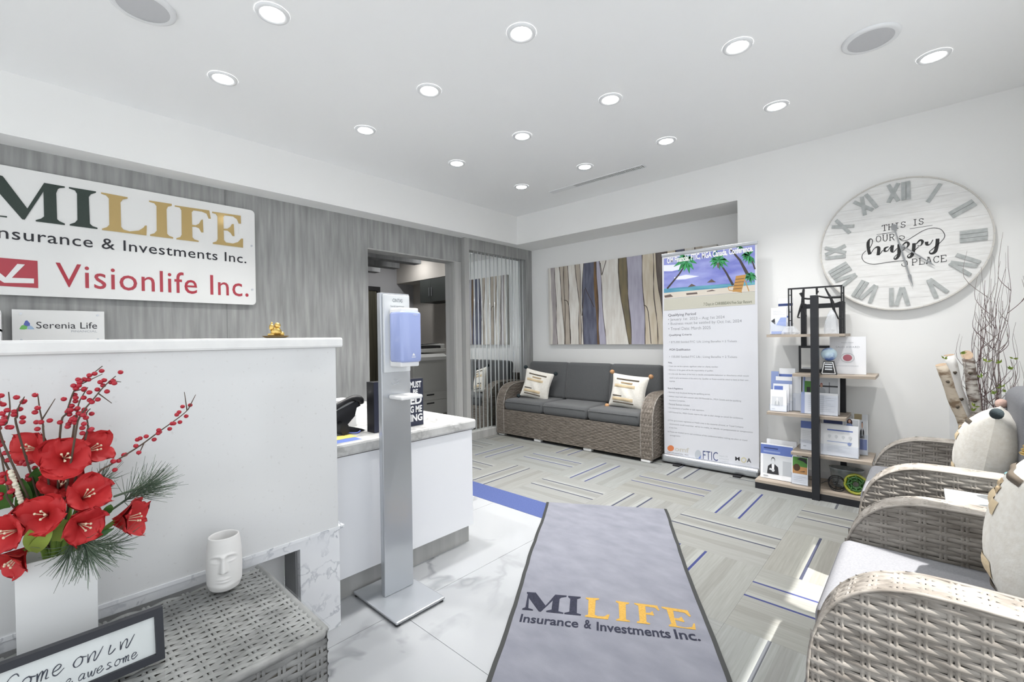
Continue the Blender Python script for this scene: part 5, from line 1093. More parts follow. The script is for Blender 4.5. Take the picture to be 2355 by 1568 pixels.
MB().tube([(-0.462, 3.93, S0 + 0.052), (-0.470, 3.995, S0 + 0.052)], 0.003, 6).build('axle', M_BLACK, t, True)
t = thing('green_glass_wreath', 'round green and gold glass ornament leaning at the tub', 'ornament', (-0.355, 3.945, S0))
for q, (r, tr, m) in enumerate(((0.062, 0.010, mat('olive_glass', (0.30, 0.32, 0.02), 0.12, coat=0.6)), (0.044, 0.009, mat('green_glass', (0.03, 0.12, 0.02), 0.12, coat=0.6)), (0.026, 0.010, mat('green_glass', (0.03, 0.12, 0.02), 0.12)))):
    MB().loop([(-0.355 + r * math.cos(2 * PI * i / 26), 3.945 + 0.2 * r * math.sin(2 * PI * i / 26), S0 + 0.073 + r * math.sin(2 * PI * i / 26)) for i in range(26)], tr, 8).build('glass_ring', m, t, True)
for k in range(7):
    a = 2 * PI * k / 7; MB().tube(sm([(-0.355 + 0.02 * math.cos(a), 3.938, S0 + 0.073 + 0.02 * math.sin(a)), (-0.355 + 0.045 * math.cos(a + 0.5), 3.930, S0 + 0.073 + 0.045 * math.sin(a + 0.5)), (-0.355 + 0.06 * math.cos(a + 0.7), 3.94, S0 + 0.073 + 0.06 * math.sin(a + 0.7))], 4), 0.006, 6).build('glass_leaf', MATS['green_glass'], t, True)

# ================================================================ wall clock
CC = Vector((-0.123, 4.248, 1.832)); CR = 0.468
t = thing('wall_clock', 'large round white plank wall clock with grey roman numerals', 'clock', (CC.x, YB - 0.03, CC.z))
M_PLK = mat('whitewashed_plank', (0.74, 0.735, 0.72), 0.7, col2=(0.82, 0.82, 0.81), scale=3, stretch=(3, 1, 20), detail=5)
NP = 11; ph_ = 2 * CR / NP
for k in range(NP):
    z0, z1 = -CR + k * ph_ + 0.0005, -CR + (k + 1) * ph_ - 0.0005; R = CR - 0.004; pts = []
    for q in range(9): z = z0 + (z1 - z0) * q / 8; pts.append((math.sqrt(max(R * R - z * z, 0)), z))
    for q in range(9): z = z1 + (z0 - z1) * q / 8; pts.append((-math.sqrt(max(R * R - z * z, 0)), z))
    MB().prism(pts, lambda a, b, y: (CC.x + a, y, CC.z + b), CC.y, CC.y + 0.0024).build('plank', M_PLK, t)
MB().prism([((CR - 0.008) * math.cos(2 * PI * i / 72), (CR - 0.008) * math.sin(2 * PI * i / 72)) for i in range(72)], lambda a, b, y: (CC.x + a, y, CC.z + b), CC.y + 0.0025, CC.y + 0.02).build('backboard', M_PLK, t)
rim = MB(); n = 72; pr_ = [(CR - 0.006, 0.0), (CR - 0.006, -0.008), (CR + 0.003, -0.008), (CR + 0.003, 0.030), (CR - 0.006, 0.030)]
vs = [(CC.x + r * math.cos(2 * PI * i / n), CC.y + d, CC.z + r * math.sin(2 * PI * i / n)) for r, d in pr_ for i in range(n)]
rim.add(vs, [(k * n + i, k * n + (i + 1) % n, (k + 1) * n + (i + 1) % n, (k + 1) * n + i) for k in range(4) for i in range(n)]); rim.build('rim', mat('clock_rim', (0.62, 0.60, 0.56), 0.6), t)
stud = None
for k in range(34):
    a = 2 * PI * k / 34; o = MB().obox((CC.x + (CR - 0.001) * math.cos(a), CC.y - 0.0085, CC.z + (CR - 0.001) * math.sin(a)), (0.004 * math.cos(a), 0, 0.004 * math.sin(a)), (0, 0.001, 0), (-0.0012 * math.sin(a), 0, 0.0012 * math.cos(a))).build('rim_staple', M_GREYP, t)
M_GALV = mat('weathered_tin', (0.36, 0.38, 0.375), 0.6, col2=(0.48, 0.50, 0.495), scale=30)
NUM = ['XII', 'I', 'II', 'III', 'IIII', 'V', 'VI', 'VII', 'VIII', 'IX', 'X', 'XI']
for h_, txt in enumerate(NUM):
    if txt == 'IIII': txt = 'IV'
    ang = -2 * PI * h_ / 12
    c = Vector((CC.x - math.sin(ang) * CR * 0.795, CC.y - 0.004, CC.z + math.cos(ang) * CR * 0.795))
    ex = Vector((math.cos(ang), 0, math.sin(ang))); ez = Vector((-math.sin(ang), 0, math.cos(ang)))
    ne = empty('numeral', c - Vector((CC.x, YB - 0.03, CC.z))); ne.parent = t
    H2, wb = 0.064, 0.023; x = 0.0; bars = []
    for chx in txt:
        if chx == 'I': bars.append((x + wb / 2, -1, x + wb / 2, 1)); x += wb + 0.003
        elif chx == 'V': bars += [(x + wb / 2, 1, x + 0.040, -1), (x + 0.076, 1, x + 0.046, -1)]; x += 0.09
        else: bars += [(x + wb / 2, 1, x + 0.066, -1), (x + 0.066, 1, x + wb / 2, -1)]; x += 0.082
    for q, (a, za, b, zb) in enumerate(bars):
        d0 = 0.0006 * q
        A_, B_ = c + ex * (a - x / 2) + ez * H2 * za, c + ex * (b - x / 2) + ez * H2 * zb; A_.y -= d0; B_.y -= d0
        br = MB(); br.bar(A_, B_, wb, 0.006, (0, 1, 0))
        ob = br.build('tin_strip', M_GALV, None); off = c; 
        for v in ob.data.vertices: v.co -= off
        ob.parent = ne
        for e_ in (A_, B_):
            pin = e_ + (c - e_) * 0.0; dd = (A_ + B_) / 2 - e_; pin = e_ + dd * 0.16
            nb = MB().lathe((pin.x, 0, pin.z), [(0.0, 0.0)], 3) if False else None
# lettering on the face, traced
cy_ = CC.y - 0.0012
def k1(a, b): p = yp(1860 + a / 4.3556, 380 + b / 4.3556, cy_); return p
M_INK = mat('clock_ink', (0.02, 0.02, 0.02), 0.6)
SERIF = {'T': [[(0, 1), (1, 1)], [(0, 1), (0, .8)], [(1, 1), (1, .8)], [(.5, 1), (.5, 0)], [(.25, 0), (.75, 0)]], 'H': [[(.15, 0), (.15, 1)], [(.85, 0), (.85, 1)], [(.15, .5), (.85, .5)], [(0, 1), (.3, 1)], [(.7, 1), (1, 1)], [(0, 0), (.3, 0)], [(.7, 0), (1, 0)]],
    'I': [[(.5, 0), (.5, 1)], [(.2, 1), (.8, 1)], [(.2, 0), (.8, 0)]], 'S': [[(.9, .78), (.9, .95)], [(.88, .8), (.6, 1), (.3, .98), (.12, .78), (.25, .56), (.7, .46), (.9, .26), (.7, .03), (.4, 0), (.12, .2)], [(.1, .05), (.1, .25)]],
    'O': [[(.5, 1), (.2, .88), (.05, .5), (.2, .12), (.5, 0), (.8, .12), (.95, .5), (.8, .88), (.5, 1)]], 'U': [[(.15, 1), (.15, .3), (.3, .05), (.5, 0), (.7, .05), (.85, .3), (.85, 1)], [(0, 1), (.3, 1)], [(.7, 1), (1, 1)]],
    'R': [[(.15, 0), (.15, 1)], [(0, 0), (.35, 0)], [(0, 1), (.6, 1), (.85, .85), (.85, .65), (.6, .5), (.15, .5)], [(.5, .5), (.85, 0), (1, 0)]], 'P': [[(.15, 0), (.15, 1)], [(0, 0), (.4, 0)], [(0, 1), (.65, 1), (.9, .85), (.9, .6), (.65, .45), (.15, .45)]],
    'L': [[(.2, 0), (.2, 1)], [(0, 1), (.45, 1)], [(0, 0), (.95, 0), (.95, .28)]], 'A': [[(.1, 0), (.45, 1), (.55, 1), (.9, 0)], [(.2, 1), (.5, 1)], [(.22, .35), (.78, .35)], [(0, 0), (.3, 0)], [(.7, 0), (1, 0)]], 'C': [[(.9, .75), (.9, 1)], [(.9, .8), (.7, .97), (.45, 1), (.2, .85), (.07, .5), (.2, .13), (.5, 0), (.75, .03), (.93, .2)]],
    'E': [[(.15, 0), (.15, 1)], [(0, 1), (.9, 1), (.9, .78)], [(.15, .52), (.6, .52)], [(0, 0), (.95, 0), (.95, .25)]]}
def typed(txt, p0, p1, hpx, name):
    """typewriter capitals between two traced baseline points"""
    mb = MB(); A_, B_ = k1(*p0), k1(*p1); hgt = (k1(p0[0], p0[1] - hpx) - A_).length; n = len(txt); u = (B_ - A_) / (n - 0.18)
    for i, chx in enumerate(txt):
        if chx == ' ': continue
        for st_ in SERIF[chx]: mb.ribbon([A_ + u * (i + 0.82 * a) + Vector((0, 0, hgt * b)) for a, b in st_], 0.0042, (0, -1, 0))
    mb.build(name, M_INK, t)
typed('THIS', (735, 658), (972, 618), 55, 'word_this'); typed('IS', (1040, 605), (1152, 588), 58, 'word_is'); typed('OUR', (672, 772), (862, 748), 62, 'word_our'); typed('PLACE', (1032, 1002), (1382, 962), 62, 'word_place')
mb = MB()
for P, w in (([(735, 690), (855, 668)], 0.0025), ([(1010, 636), (1240, 600)], 0.0025), ([(680, 695), (860, 668)], 0.0025)): mb.ribbon([k1(*q) for q in P], w, (0, -1, 0))
for P in ([(905, 715), (925, 705), (955, 712), (955, 732), (930, 742), (905, 728), (935, 755), (985, 750), (1060, 705), (1150, 652), (1240, 628), (1320, 640), (1360, 690), (1355, 730), (1320, 770)],
          [(575, 855), (540, 890), (535, 935), (575, 975), (660, 990), (800, 970), (960, 955), (985, 970), (985, 1000), (955, 1012), (932, 1000), (935, 985)]):
    mb.ribbon(sm([k1(*q) for q in P], 5), 0.0036, (0, -1, 0))
mb.build('flourish', M_INK, t)
def brush(parts, name):
    mb = MB()
    for P, W_ in parts:
        q = sm([k1(*c) for c in P], 5); n_ = len(q); ww = [W_[min(int(i / (n_ - 1) * (len(W_) - 1)), len(W_) - 2)] * (1 - (i / (n_ - 1) * (len(W_) - 1)) % 1) + W_[min(int(i / (n_ - 1) * (len(W_) - 1)) + 1, len(W_) - 1)] * ((i / (n_ - 1) * (len(W_) - 1)) % 1) if i < n_ - 1 else W_[-1] for i in range(n_)]
        mb.ribbon(q, ww, (0, -1, 0), 0.0002)
    mb.build(name, M_INK, t)
TH, BD = 0.0045, 0.019
brush([([(600, 850), (632, 790), (638, 750), (615, 738), (595, 775), (598, 840), (612, 892)], (TH, TH, TH, TH * 1.6, BD, BD, BD)), ([(618, 888), (660, 830), (700, 825), (695, 900)], (TH, TH, BD, BD)), ([(690, 900), (720, 880), (740, 850)], (TH, TH, TH)),
       ([(800, 815), (765, 830), (760, 858), (790, 855), (820, 815)], (TH, BD * 0.7, BD * 0.7, TH, TH)), ([(838, 800), (832, 855), (850, 868), (885, 830)], (BD, BD, TH, TH)),
       ([(905, 790), (905, 850), (900, 905), (870, 940), (855, 925), (900, 880), (960, 840)], (BD, BD, BD, BD * 0.6, TH, TH, TH)), ([(925, 815), (975, 770), (1000, 790), (975, 830), (945, 825)], (TH, BD * 0.6, BD * 0.8, TH, TH)),
       ([(1055, 780), (1050, 840), (1035, 900), (1005, 925), (990, 905), (1040, 870), (1100, 815)], (BD, BD, BD, BD * 0.6, TH, TH, TH)), ([(1075, 790), (1115, 750), (1140, 765), (1120, 805), (1090, 805)], (TH, BD * 0.6, BD * 0.8, TH, TH)),
       ([(1180, 765), (1185, 795), (1215, 790), (1245, 745)], (BD, BD * 0.8, TH, TH)), ([(1290, 735), (1285, 800), (1265, 865), (1225, 885), (1210, 865), (1250, 830), (1320, 770)], (BD, BD, BD, BD * 0.6, TH, TH, TH))], 'word_happy')
# hands
HC = k1(945, 815); M_HAND = mat('hand_grey', (0.27, 0.28, 0.29), 0.4)
def hand(tip, tail, w, name, y):
    P, Q = k1(*tip), k1(*tail); d = (P - Q).normalized(); a = Vector((-d.z, 0, d.x)); mb = MB()
    L_ = (P - Q).length; pts = [Q - a * w * 0.3, Q + d * L_ * 0.55 - a * w * 0.5, Q + d * L_ * 0.78 - a * w * 0.4, Q + d * L_ * 0.80 - a * w * 0.9, P, Q + d * L_ * 0.80 + a * w * 0.9, Q + d * L_ * 0.78 + a * w * 0.4, Q + d * L_ * 0.55 + a * w * 0.5, Q + a * w * 0.3]
    mb.prism([(p.x, p.z) for p in pts], lambda x_, z_, yy: (x_, yy, z_), y, y - 0.002); return mb.build(name, M_HAND, t)
hand((1048, 1222), (862, 640), 0.010, 'minute_hand', CC.y - 0.010); hand((1265, 1010), (940, 808), 0.009, 'hour_hand', CC.y - 0.013)
MB().poly([k1(*q) + Vector((0, -0.010, 0)) for q in ((828, 600), (850, 592), (888, 598), (890, 640), (862, 655), (832, 645))]).build('hand_tail', M_HAND, t)
MB().tube([HC + Vector((0, 0, 0)), HC + Vector((0, -0.016, 0))], 0.010, 14).build('pivot', M_HAND, t)

# ================================================================ birch logs, twigs and white screen in the corner
t = thing('garden_screen', 'distressed white wooden screen with black iron scrolls against the wall', 'screen', (0.30, 4.22, 0))
MB().box(0.128, 0.168, 4.205, 4.235, 0, 0.80).build('stile', mat('chipped_white', (0.74, 0.75, 0.76), 0.7, col2=(0.80, 0.81, 0.82), scale=12), t)
MB().box(0.56, 0.60, 4.205, 4.235, 0, 0.80).build('stile', MATS['chipped_white'], t)
for z in (0.765, 0.60, 0.38, 0.10): MB().box(0.168, 0.56, 4.208, 4.232, z, z + 0.035).build('rail', MATS['chipped_white'], t)
def scroll(cx, cz, r, s, rot):
    P = []
    for i in range(22):
        a = rot + s * i * 0.42; q = r * (1 - i / 26); P.append((cx + q * math.cos(a), 4.22, cz + q * math.sin(a)))
    MB().tube(P, 0.0035, 6).build('iron_scroll', M_BLACK, t, True)
for cx, cz, r, s, rot in ((0.235, 0.67, 0.055, -1, 2.6), (0.42, 0.69, 0.07, 1, 0.2), (0.225, 0.50, 0.06, 1, 3.6), (0.36, 0.50, 0.06, -1, 0.2), (0.23, 0.25, 0.06, 1, 3.6), (0.36, 0.25, 0.06, -1, 0.2)): scroll(cx, cz, r, s, rot)
for x in (0.172, 0.555): MB().tube([(x, 4.22, 0.13), (x, 4.22, 0.77)], 0.003, 6).build('iron_edge', M_BLACK, t)
t = thing('wicker_planter', 'tall wicker planter holding logs and twigs behind the armchair', 'planter', (0.26, 3.86, 0))
MB().lathe((0.26, 3.86, 0), [(0.10, 0.0), (0.13, 0.2), (0.14, 0.50), (0.145, 0.51), (0.12, 0.51), (0.11, 0.10), (0.0, 0.10)], 28).build('pot', M_WICK, t, True)
M_BIRCH = mat('birch_bark', (0.20, 0.14, 0.09), 0.8, col2=(0.52, 0.45, 0.36), scale=16, stretch=(1, 1, 2.2), detail=6, lo=0.34, hi=0.52, bump=0.6); M_BIRCHW = mat('white_birch_bark', (0.50, 0.46, 0.40), 0.8, col2=(0.74, 0.73, 0.71), scale=12, lo=0.3, hi=0.42, bump=0.4); M_BIRCHG = mat('grey_birch_bark', (0.16, 0.12, 0.10), 0.8, col2=(0.55, 0.52, 0.48), scale=18, stretch=(1, 1, 2.5), lo=0.38, hi=0.55, bump=0.6); M_CUT = mat('cut_wood', (0.40, 0.29, 0.20), 0.8, col2=(0.48, 0.36, 0.26), scale=30)
def log(p0, p1, r, m, label, slant=0.0):
    p0, p1 = Vector(p0), Vector(p1); t = thing('birch_log', label, 'log', p0, 'birch logs'); d = (p1 - p0); pts = [p0 + d * i / 14 + Vector((0.003 * math.sin(i * 1.1), 0.003 * math.cos(i * 0.7), 0)) for i in range(15)]
    tb = MB().tube(pts, [r * (1 + 0.05 * math.sin(i * 2.1) + random.uniform(-0.03, 0.03)) for i in range(15)], 14); dn = d.normalized(); cut = lambda p: p + dn * ((p - pts[-1]).y * slant)
    tb.v[-14:] = [tuple(cut(Vector(p))) for p in tb.v[-14:]]; tb.build('bark', m, t, True); a = dn.cross(Vector((0, 1, 0))).normalized(); b = a.cross(dn); c = pts[-1] + dn * 0.0015
    MB().poly([cut(c + r * 0.97 * (math.cos(2 * PI * i / 16) * a + math.sin(2 * PI * i / 16) * b)) for i in range(16)]).build('cut_end', M_CUT, t)
    for k in range(4):
        q = pts[3 + 3 * k]; MB().tube([q - Vector((0, r * 0.9, 0)), q + Vector((random.uniform(-0.01, 0.01), -r * 1.1, 0.006))], [0.011, 0.006], 7).build('knot', M_TUFTD, t, True)
log((0.272, 3.80, 0.30), (0.078, 3.80, 1.00), 0.027, M_BIRCH, 'tan birch log leaning farthest left', 0.25)
log((0.262, 3.90, 0.30), (0.118, 3.92, 1.055), 0.026, M_BIRCHW, 'white birch log behind the tan leaning log', 0.2)
log((0.285, 3.85, 0.30), (0.193, 3.84, 1.06), 0.027, M_BIRCHG, 'grey mottled birch log with a knot beside the twigs', 1.0)
t = thing('twig_bundle', 'bundle of tall thin purple brown twigs above the armchair', 'branches', (0.29, 3.87, 0.105))
M_TWIG = mat('twig_brown', (0.12, 0.07, 0.07), 0.7); M_TWIGG = mat('twig_grey', (0.26, 0.22, 0.21), 0.7)
random.seed(21)
def twig(base, top, r, m, depth=0):
    base, top = Vector(base), Vector(top); d = top - base; n = 12; pts = []; ph1, ph2 = random.uniform(0, 6), random.uniform(0, 6)
    for i in range(n + 1): f = i / n; pts.append(base + d * f + Vector((0.014 * math.sin(f * 11 + ph1) + 0.007 * math.sin(f * 23 + ph2), 0.012 * math.sin(f * 9 + ph2), 0)) * min(1, 3 * f) * min(1, 0.4 + d.length))
    tw = MB().tube(sm(pts, 2), [r * (1 - 0.75 * i / (2 * n)) for i in range(2 * n + 1)], 5); side = []
    if depth == 0:
        for k in range(5):
            i = random.randint(4, n - 2); a = random.uniform(0, 2 * PI); L_ = random.uniform(0.12, 0.3)
            e = pts[i] + Vector((0.30 * L_ * math.cos(a), 0.2 * L_ * math.sin(a), L_)); mid = (pts[i] + e) / 2 + Vector((0.2 * L_ * math.cos(a), 0, -0.05 * L_))
            tw.tube(sm([pts[i], mid, e], 4), [r * 0.55 * (1 - 0.7 * q / 8) for q in range(9)], 4)
    return tw.build('twig', m, t, True)
for k, (x0, x1, zt) in enumerate(((0.235, 0.30, 1.66), (0.25, 0.275, 1.42), (0.262, 0.245, 1.32), (0.285, 0.33, 1.77), (0.29, 0.375, 1.70), (0.255, 0.31, 1.52), (0.30, 0.36, 1.48), (0.24, 0.225, 1.18), (0.31, 0.395, 1.25), (0.25, 0.27, 1.25), (0.27, 0.345, 1.58), (0.26, 0.285, 1.60), (0.275, 0.30, 1.48), (0.285, 0.335, 1.38), (0.245, 0.262, 1.50), (0.30, 0.345, 1.66), (0.255, 0.24, 1.40))):
    twig((x0, 3.86 + random.uniform(-0.05, 0.05), 0.12), (x1, 3.88 + random.uniform(-0.12, 0.12), zt), random.uniform(0.0022, 0.0038), M_TWIG if k % 3 else M_TWIGG)
M_LEAF = mat('spring_leaf', (0.22, 0.34, 0.05), 0.6, col2=(0.38, 0.45, 0.10), scale=20)
def leaf(mb, c, d, L_, w):
    c, d = Vector(c), Vector(d).normalized(); a = d.cross(Vector((0, 1, 0.2))).normalized(); n = d.cross(a)
    mb.add([c, c + d * L_ * 0.45 + a * w / 2 + n * 0.003, c + d * L_, c + d * L_ * 0.45 - a * w / 2 + n * 0.003, c + d * L_ * 0.5 - n * 0.003], [(0, 1, 4), (1, 2, 4), (2, 3, 4), (3, 0, 4)])
for (px, py) in ((2268, 832), (2258, 868), (2330, 825), (2300, 835), (2325, 850), (2305, 890), (2315, 900), (2240, 935), (2235, 945), (2225, 965), (2315, 945), (2330, 955), (2172, 825), (2208, 812), (2290, 905)):
    c = yp(px, py, 3.80)
    for q in range(3): MB_ = MB(); leaf(MB_, c, (random.uniform(-1, 1), random.uniform(-0.5, 0.3), random.uniform(-0.2, 1)), random.uniform(0.02, 0.034), 0.010); MB_.build('leaf', M_LEAF, t)
for b_, e_ in (((0.30, 3.84, 0.3), yp(2332, 830, 3.80)), ((0.31, 3.84, 0.3), yp(2318, 880, 3.80)), ((0.25, 3.82, 0.3), yp(2210, 815, 3.80)), ((0.30, 3.84, 0.3), yp(2325, 960, 3.80))): twig(b_, e_, 0.003, M_TWIGG, 1)

# ================================================================ things on the wicker table
TT = TZ - 0.001
t = thing('face_vase', 'small white ceramic vase moulded as a sleeping face', 'vase', (-1.69, 0.44, TT))
fc = Vector((-1.69, 0.44, TT)); fd = (Vector((0.25, -0.2, 0)) - Vector((fc.x, fc.y, 0))).normalized(); NS, NZ_ = 96, 84; H_ = 0.172; vs = []
PRF = [(0, 0.030), (0.04, 0.042), (0.15, 0.049), (0.4, 0.0505), (0.7, 0.0495), (0.9, 0.046), (1.0, 0.043)]
def prof(f):
    for (a, ra_), (b, rb_) in zip(PRF, PRF[1:]):
        if a <= f <= b: return ra_ + (rb_ - ra_) * (f - a) / (b - a)
    return PRF[-1][1]
gs = lambda x, s: math.exp(-(x / s) ** 2)
for j in range(NZ_ + 1):
    f = j / NZ_; r = prof(f); z = f * H_
    for i in range(NS):
        a = 2 * PI * i / NS; c_, s_ = math.cos(a), math.sin(a); w_ = a if a <= PI else a - 2 * PI; bulge = 0.0
        if abs(w_) < 1.3:
            x_ = r * math.sin(w_)
            bulge += 0.017 * gs(x_, 0.0062 + 0.012 * max(0, 0.60 - f)) * min(1, max(0, (f - 0.385) / 0.035)) * min(1, max(0, (0.74 - f) / 0.05)) * (0.40 + 0.60 * (0.74 - f) / 0.34)      # nose
            bulge += 0.004 * gs(f - 0.715 + 4 * (abs(x_) - 0.016) ** 2 * 30, 0.022) * gs(abs(x_) - 0.020, 0.016)                                                                   # brow
            bulge -= 0.0075 * gs(f - 0.635, 0.05) * gs(abs(x_) - 0.020, 0.012)                                                                   # eye socket
            bulge += 0.0055 * gs(f - 0.60, 0.026) * gs(abs(x_) - 0.021, 0.010)                                                                  # closed lid
            bulge += 0.0055 * (gs(f - 0.285, 0.016) + gs(f - 0.235, 0.018)) * gs(x_, 0.013)                                                      # lips
            bulge += 0.004 * gs(f - 0.12, 0.05) * gs(x_, 0.02) - 0.002 * gs(f - 0.335, 0.02) * gs(x_, 0.008)
        rr = r + bulge; v2 = Vector((fd.x * c_ - fd.y * s_, fd.y * c_ + fd.x * s_, 0)) * rr; vs.append((fc.x + v2.x, fc.y + v2.y, TT + z))
mb = MB(); mb.add(vs, [(j * NS + i, j * NS + (i + 1) % NS, (j + 1) * NS + (i + 1) % NS, (j + 1) * NS + i) for j in range(NZ_) for i in range(NS)] + [tuple(range(NS))[::-1]])
M_CER = mat('matt_ceramic', (0.74, 0.73, 0.72), 0.55)
mb.build('shell', M_CER, t, True)
MB().lathe((fc.x, fc.y, TT), [(0.043, H_), (0.040, H_ + 0.002), (0.0375, H_ - 0.002), (0.040, H_ * 0.6), (0.035, 0.03), (0.0, 0.02)], NS, cap=False).build('inner_wall', M_CER, t, True)

t = thing('message_frame', 'black framed sign with handwritten welcome lying against the vase', 'sign', (-1.45, 0.0, TT))
fy0, fy1, lean = -0.33, 0.237, 0.16; FH = 0.125
def fr(y, h, d): return Vector((-1.435 - h * math.sin(lean) * 1.0 + d * math.cos(lean), y, TT + 0.001 + h * math.cos(lean) + d * math.sin(lean)))
def fbox(y0, y1, h0, h1, d0, d1, name, m):
    vs = [fr(y, h, d) for d in (d0, d1) for h in (h0, h1) for y in (y0, y1)]
    return MB().add(vs, [(0, 2, 3, 1), (4, 5, 7, 6), (0, 1, 5, 4), (2, 6, 7, 3), (0, 4, 6, 2), (1, 3, 7, 5)]).build(name, m, t)
M_FRB = mat('black_frame', (0.022, 0.024, 0.032), 0.5)
fbox(fy0, fy1, 0, 0.017, -0.012, 0.012, 'frame_rail', M_FRB); fbox(fy0, fy1, FH - 0.017, FH, -0.012, 0.012, 'frame_rail', M_FRB); fbox(fy0, fy0 + 0.017, 0.017, FH - 0.017, -0.012, 0.012, 'frame_stile', M_FRB); fbox(fy1 - 0.017, fy1, 0.017, FH - 0.017, -0.012, 0.012, 'frame_stile', M_FRB)
fbox(fy0 + 0.017, fy1 - 0.017, 0.017, FH - 0.017, -0.010, 0.002, 'board', mat('frame_board', (0.72, 0.74, 0.75), 0.5))
# handwriting: letters as pen strokes on a 1 x 1 box, slanted
PEN = {'C': [[(.95, 1.3), (.7, 1.65), (.3, 1.5), (.05, .9), (.1, .25), (.5, .0), (1, .35)]], 'o': [[(.6, .95), (.25, .85), (.05, .4), (.3, .02), (.7, .2), (.75, .7), (.5, .95), (.8, .8), (1.1, .75)]], 'm': [[(0, .9), (.1, 0), (.12, .5), (.3, .95), (.42, .8), (.4, 0), (.45, .55), (.65, .95), (.78, .8), (.75, .1), (1.0, .1)]], 'e': [[(0, .4), (.5, .55), (.65, .85), (.4, 1), (.1, .7), (.1, .2), (.45, 0), (.95, .45)]],
       'n': [[(0, .9), (.12, 0), (.2, .55), (.5, .95), (.65, .7), (.6, .1), (.8, .05), (1.25, 1.15)]], 'i': [[(.3, .95), (.22, .1), (.5, .05), (.8, .4)]], 'w': [[(0, .9), (.1, .2), (.3, .05), (.5, .8), (.55, .1), (.8, .05), (.95, .9), (1.1, .85)]], "'": [[(.4, 1.5), (.3, 1.25)]], 'r': [[(0, .85), (.15, 0), (.2, .6), (.55, .95), (.7, .8)]], 'a': [[(.7, .85), (.35, .95), (.05, .5), (.2, .05), (.6, .3), (.75, .9), (.7, .1), (1, .15)]], 's': [[(.7, .85), (.4, 1), (.2, .75), (.6, .4), (.5, .05), (.1, .1), (.9, .2)]], 'l': [[(0, .3), (.5, 1.4), (.35, 1.75), (.15, 1.2), (.25, .1), (.6, .1)]]}
def script(txt, y0, h0, adv, hgt, w_, name, slant=0.35, rise=0.0):
    mb = MB(); y = y0
    for k, chx in enumerate(txt):
        if chx == ' ': y += adv * 0.40; continue
        for st_ in PEN[chx]:
            q = sm([fr(y + a * adv * 0.85 + slant * b * hgt * 0.5, h0 + rise * (y - y0) + b * hgt, 0.0028) for a, b in st_], 4); mb.ribbon(q, [w_ * (0.6 + 0.6 * abs(math.sin(i * 0.35 + k))) for i in range(len(q))], (math.cos(lean), 0, math.sin(lean)))
        y += adv
    return mb.build(name, mat('pen_ink', (0.03, 0.035, 0.06), 0.5), t), y
script('Come on in', -0.036, 0.058, 0.0240, 0.021, 0.0022, 'handwriting')
script("we're awesome", -0.006, 0.026, 0.0156, 0.014, 0.0017, 'handwriting')
fbox(fy0 + 0.017, fy1 - 0.017, 0.017, FH - 0.017, 0.005, 0.0055, 'glazing', M_GLASS)

# ---------------------------------------------------------------- vase of red flowers
VX0, VX1, VY0, VY1, VH = -1.735, -1.590, -0.020, 0.131, 0.275
t = thing('square_vase', 'tall square white ceramic vase holding red flowers', 'vase', ((VX0 + VX1) / 2, (VY0 + VY1) / 2, TT))
mb = MB(); cx, cy = (VX0 + VX1) / 2, (VY0 + VY1) / 2; hw = (VX1 - VX0) / 2
ringv = lambda s, z: [(cx + a * hw * s, cy + b * hw * s, TT + z) for a, b in ((-1, -1), (1, -1), (1, 1), (-1, 1))]
R_ = [ringv(0.98, 0.0), ringv(1.0, VH), ringv(0.93, VH), ringv(0.90, 0.05)]; vs = [p for r in R_ for p in r]
mb.add(vs, [(3, 2, 1, 0), (12, 13, 14, 15)] + [(k * 4 + i, k * 4 + (i + 1) % 4, (k + 1) * 4 + (i + 1) % 4, (k + 1) * 4 + i) for k in range(3) for i in range(4)]); mb.build('shell', mat('gloss_ceramic', (0.74, 0.745, 0.75), 0.2), t)
t = thing('flower_arrangement', 'arrangement of red amaryllis, red berries and pine in the square vase', 'flowers', (cx, cy, TT + 0.06))
random.seed(5)
M_PET = mat('red_petal', (0.42, 0.012, 0.016), 0.6, col2=(0.56, 0.03, 0.032), scale=14, bump=0.3); M_STA = mat('stamen_cream', (0.75, 0.62, 0.45), 0.6); M_STEM = mat('flower_stem', (0.20, 0.32, 0.06), 0.6); M_LEAFD = mat('dark_leaf', (0.03, 0.10, 0.02), 0.5, col2=(0.10, 0.24, 0.05), scale=20)
def petal_mesh(L_, W_, curl, ruf, seed):
    rnd = random.Random(seed); p1, p2 = rnd.uniform(0, 6), rnd.uniform(0, 6)
    def f(u, v):
        s = v; x = (2 * u - 1); wd = W_ * 0.5 * min(1.0, 0.22 + 1.25 * s) * math.sqrt(max(0.0, 1 - max(0.0, (s - 0.45) / 0.55) ** 2.4))
        out = L_ * (0.30 * s + 0.42 * s ** 2.2); up = L_ * (1.0 * s - 0.30 * s ** 2.6 * curl)
        r = ruf * math.sin(7 * s + 3 * x + p1) * s + ruf * 0.8 * math.sin(9 * x + p2) * s * s
        return Vector((out + r * 0.8, x * wd, up + r - 0.16 * L_ * (x * x) * (1 - s) * 0.3 + 0.10 * L_ * x * x * s))
    return f
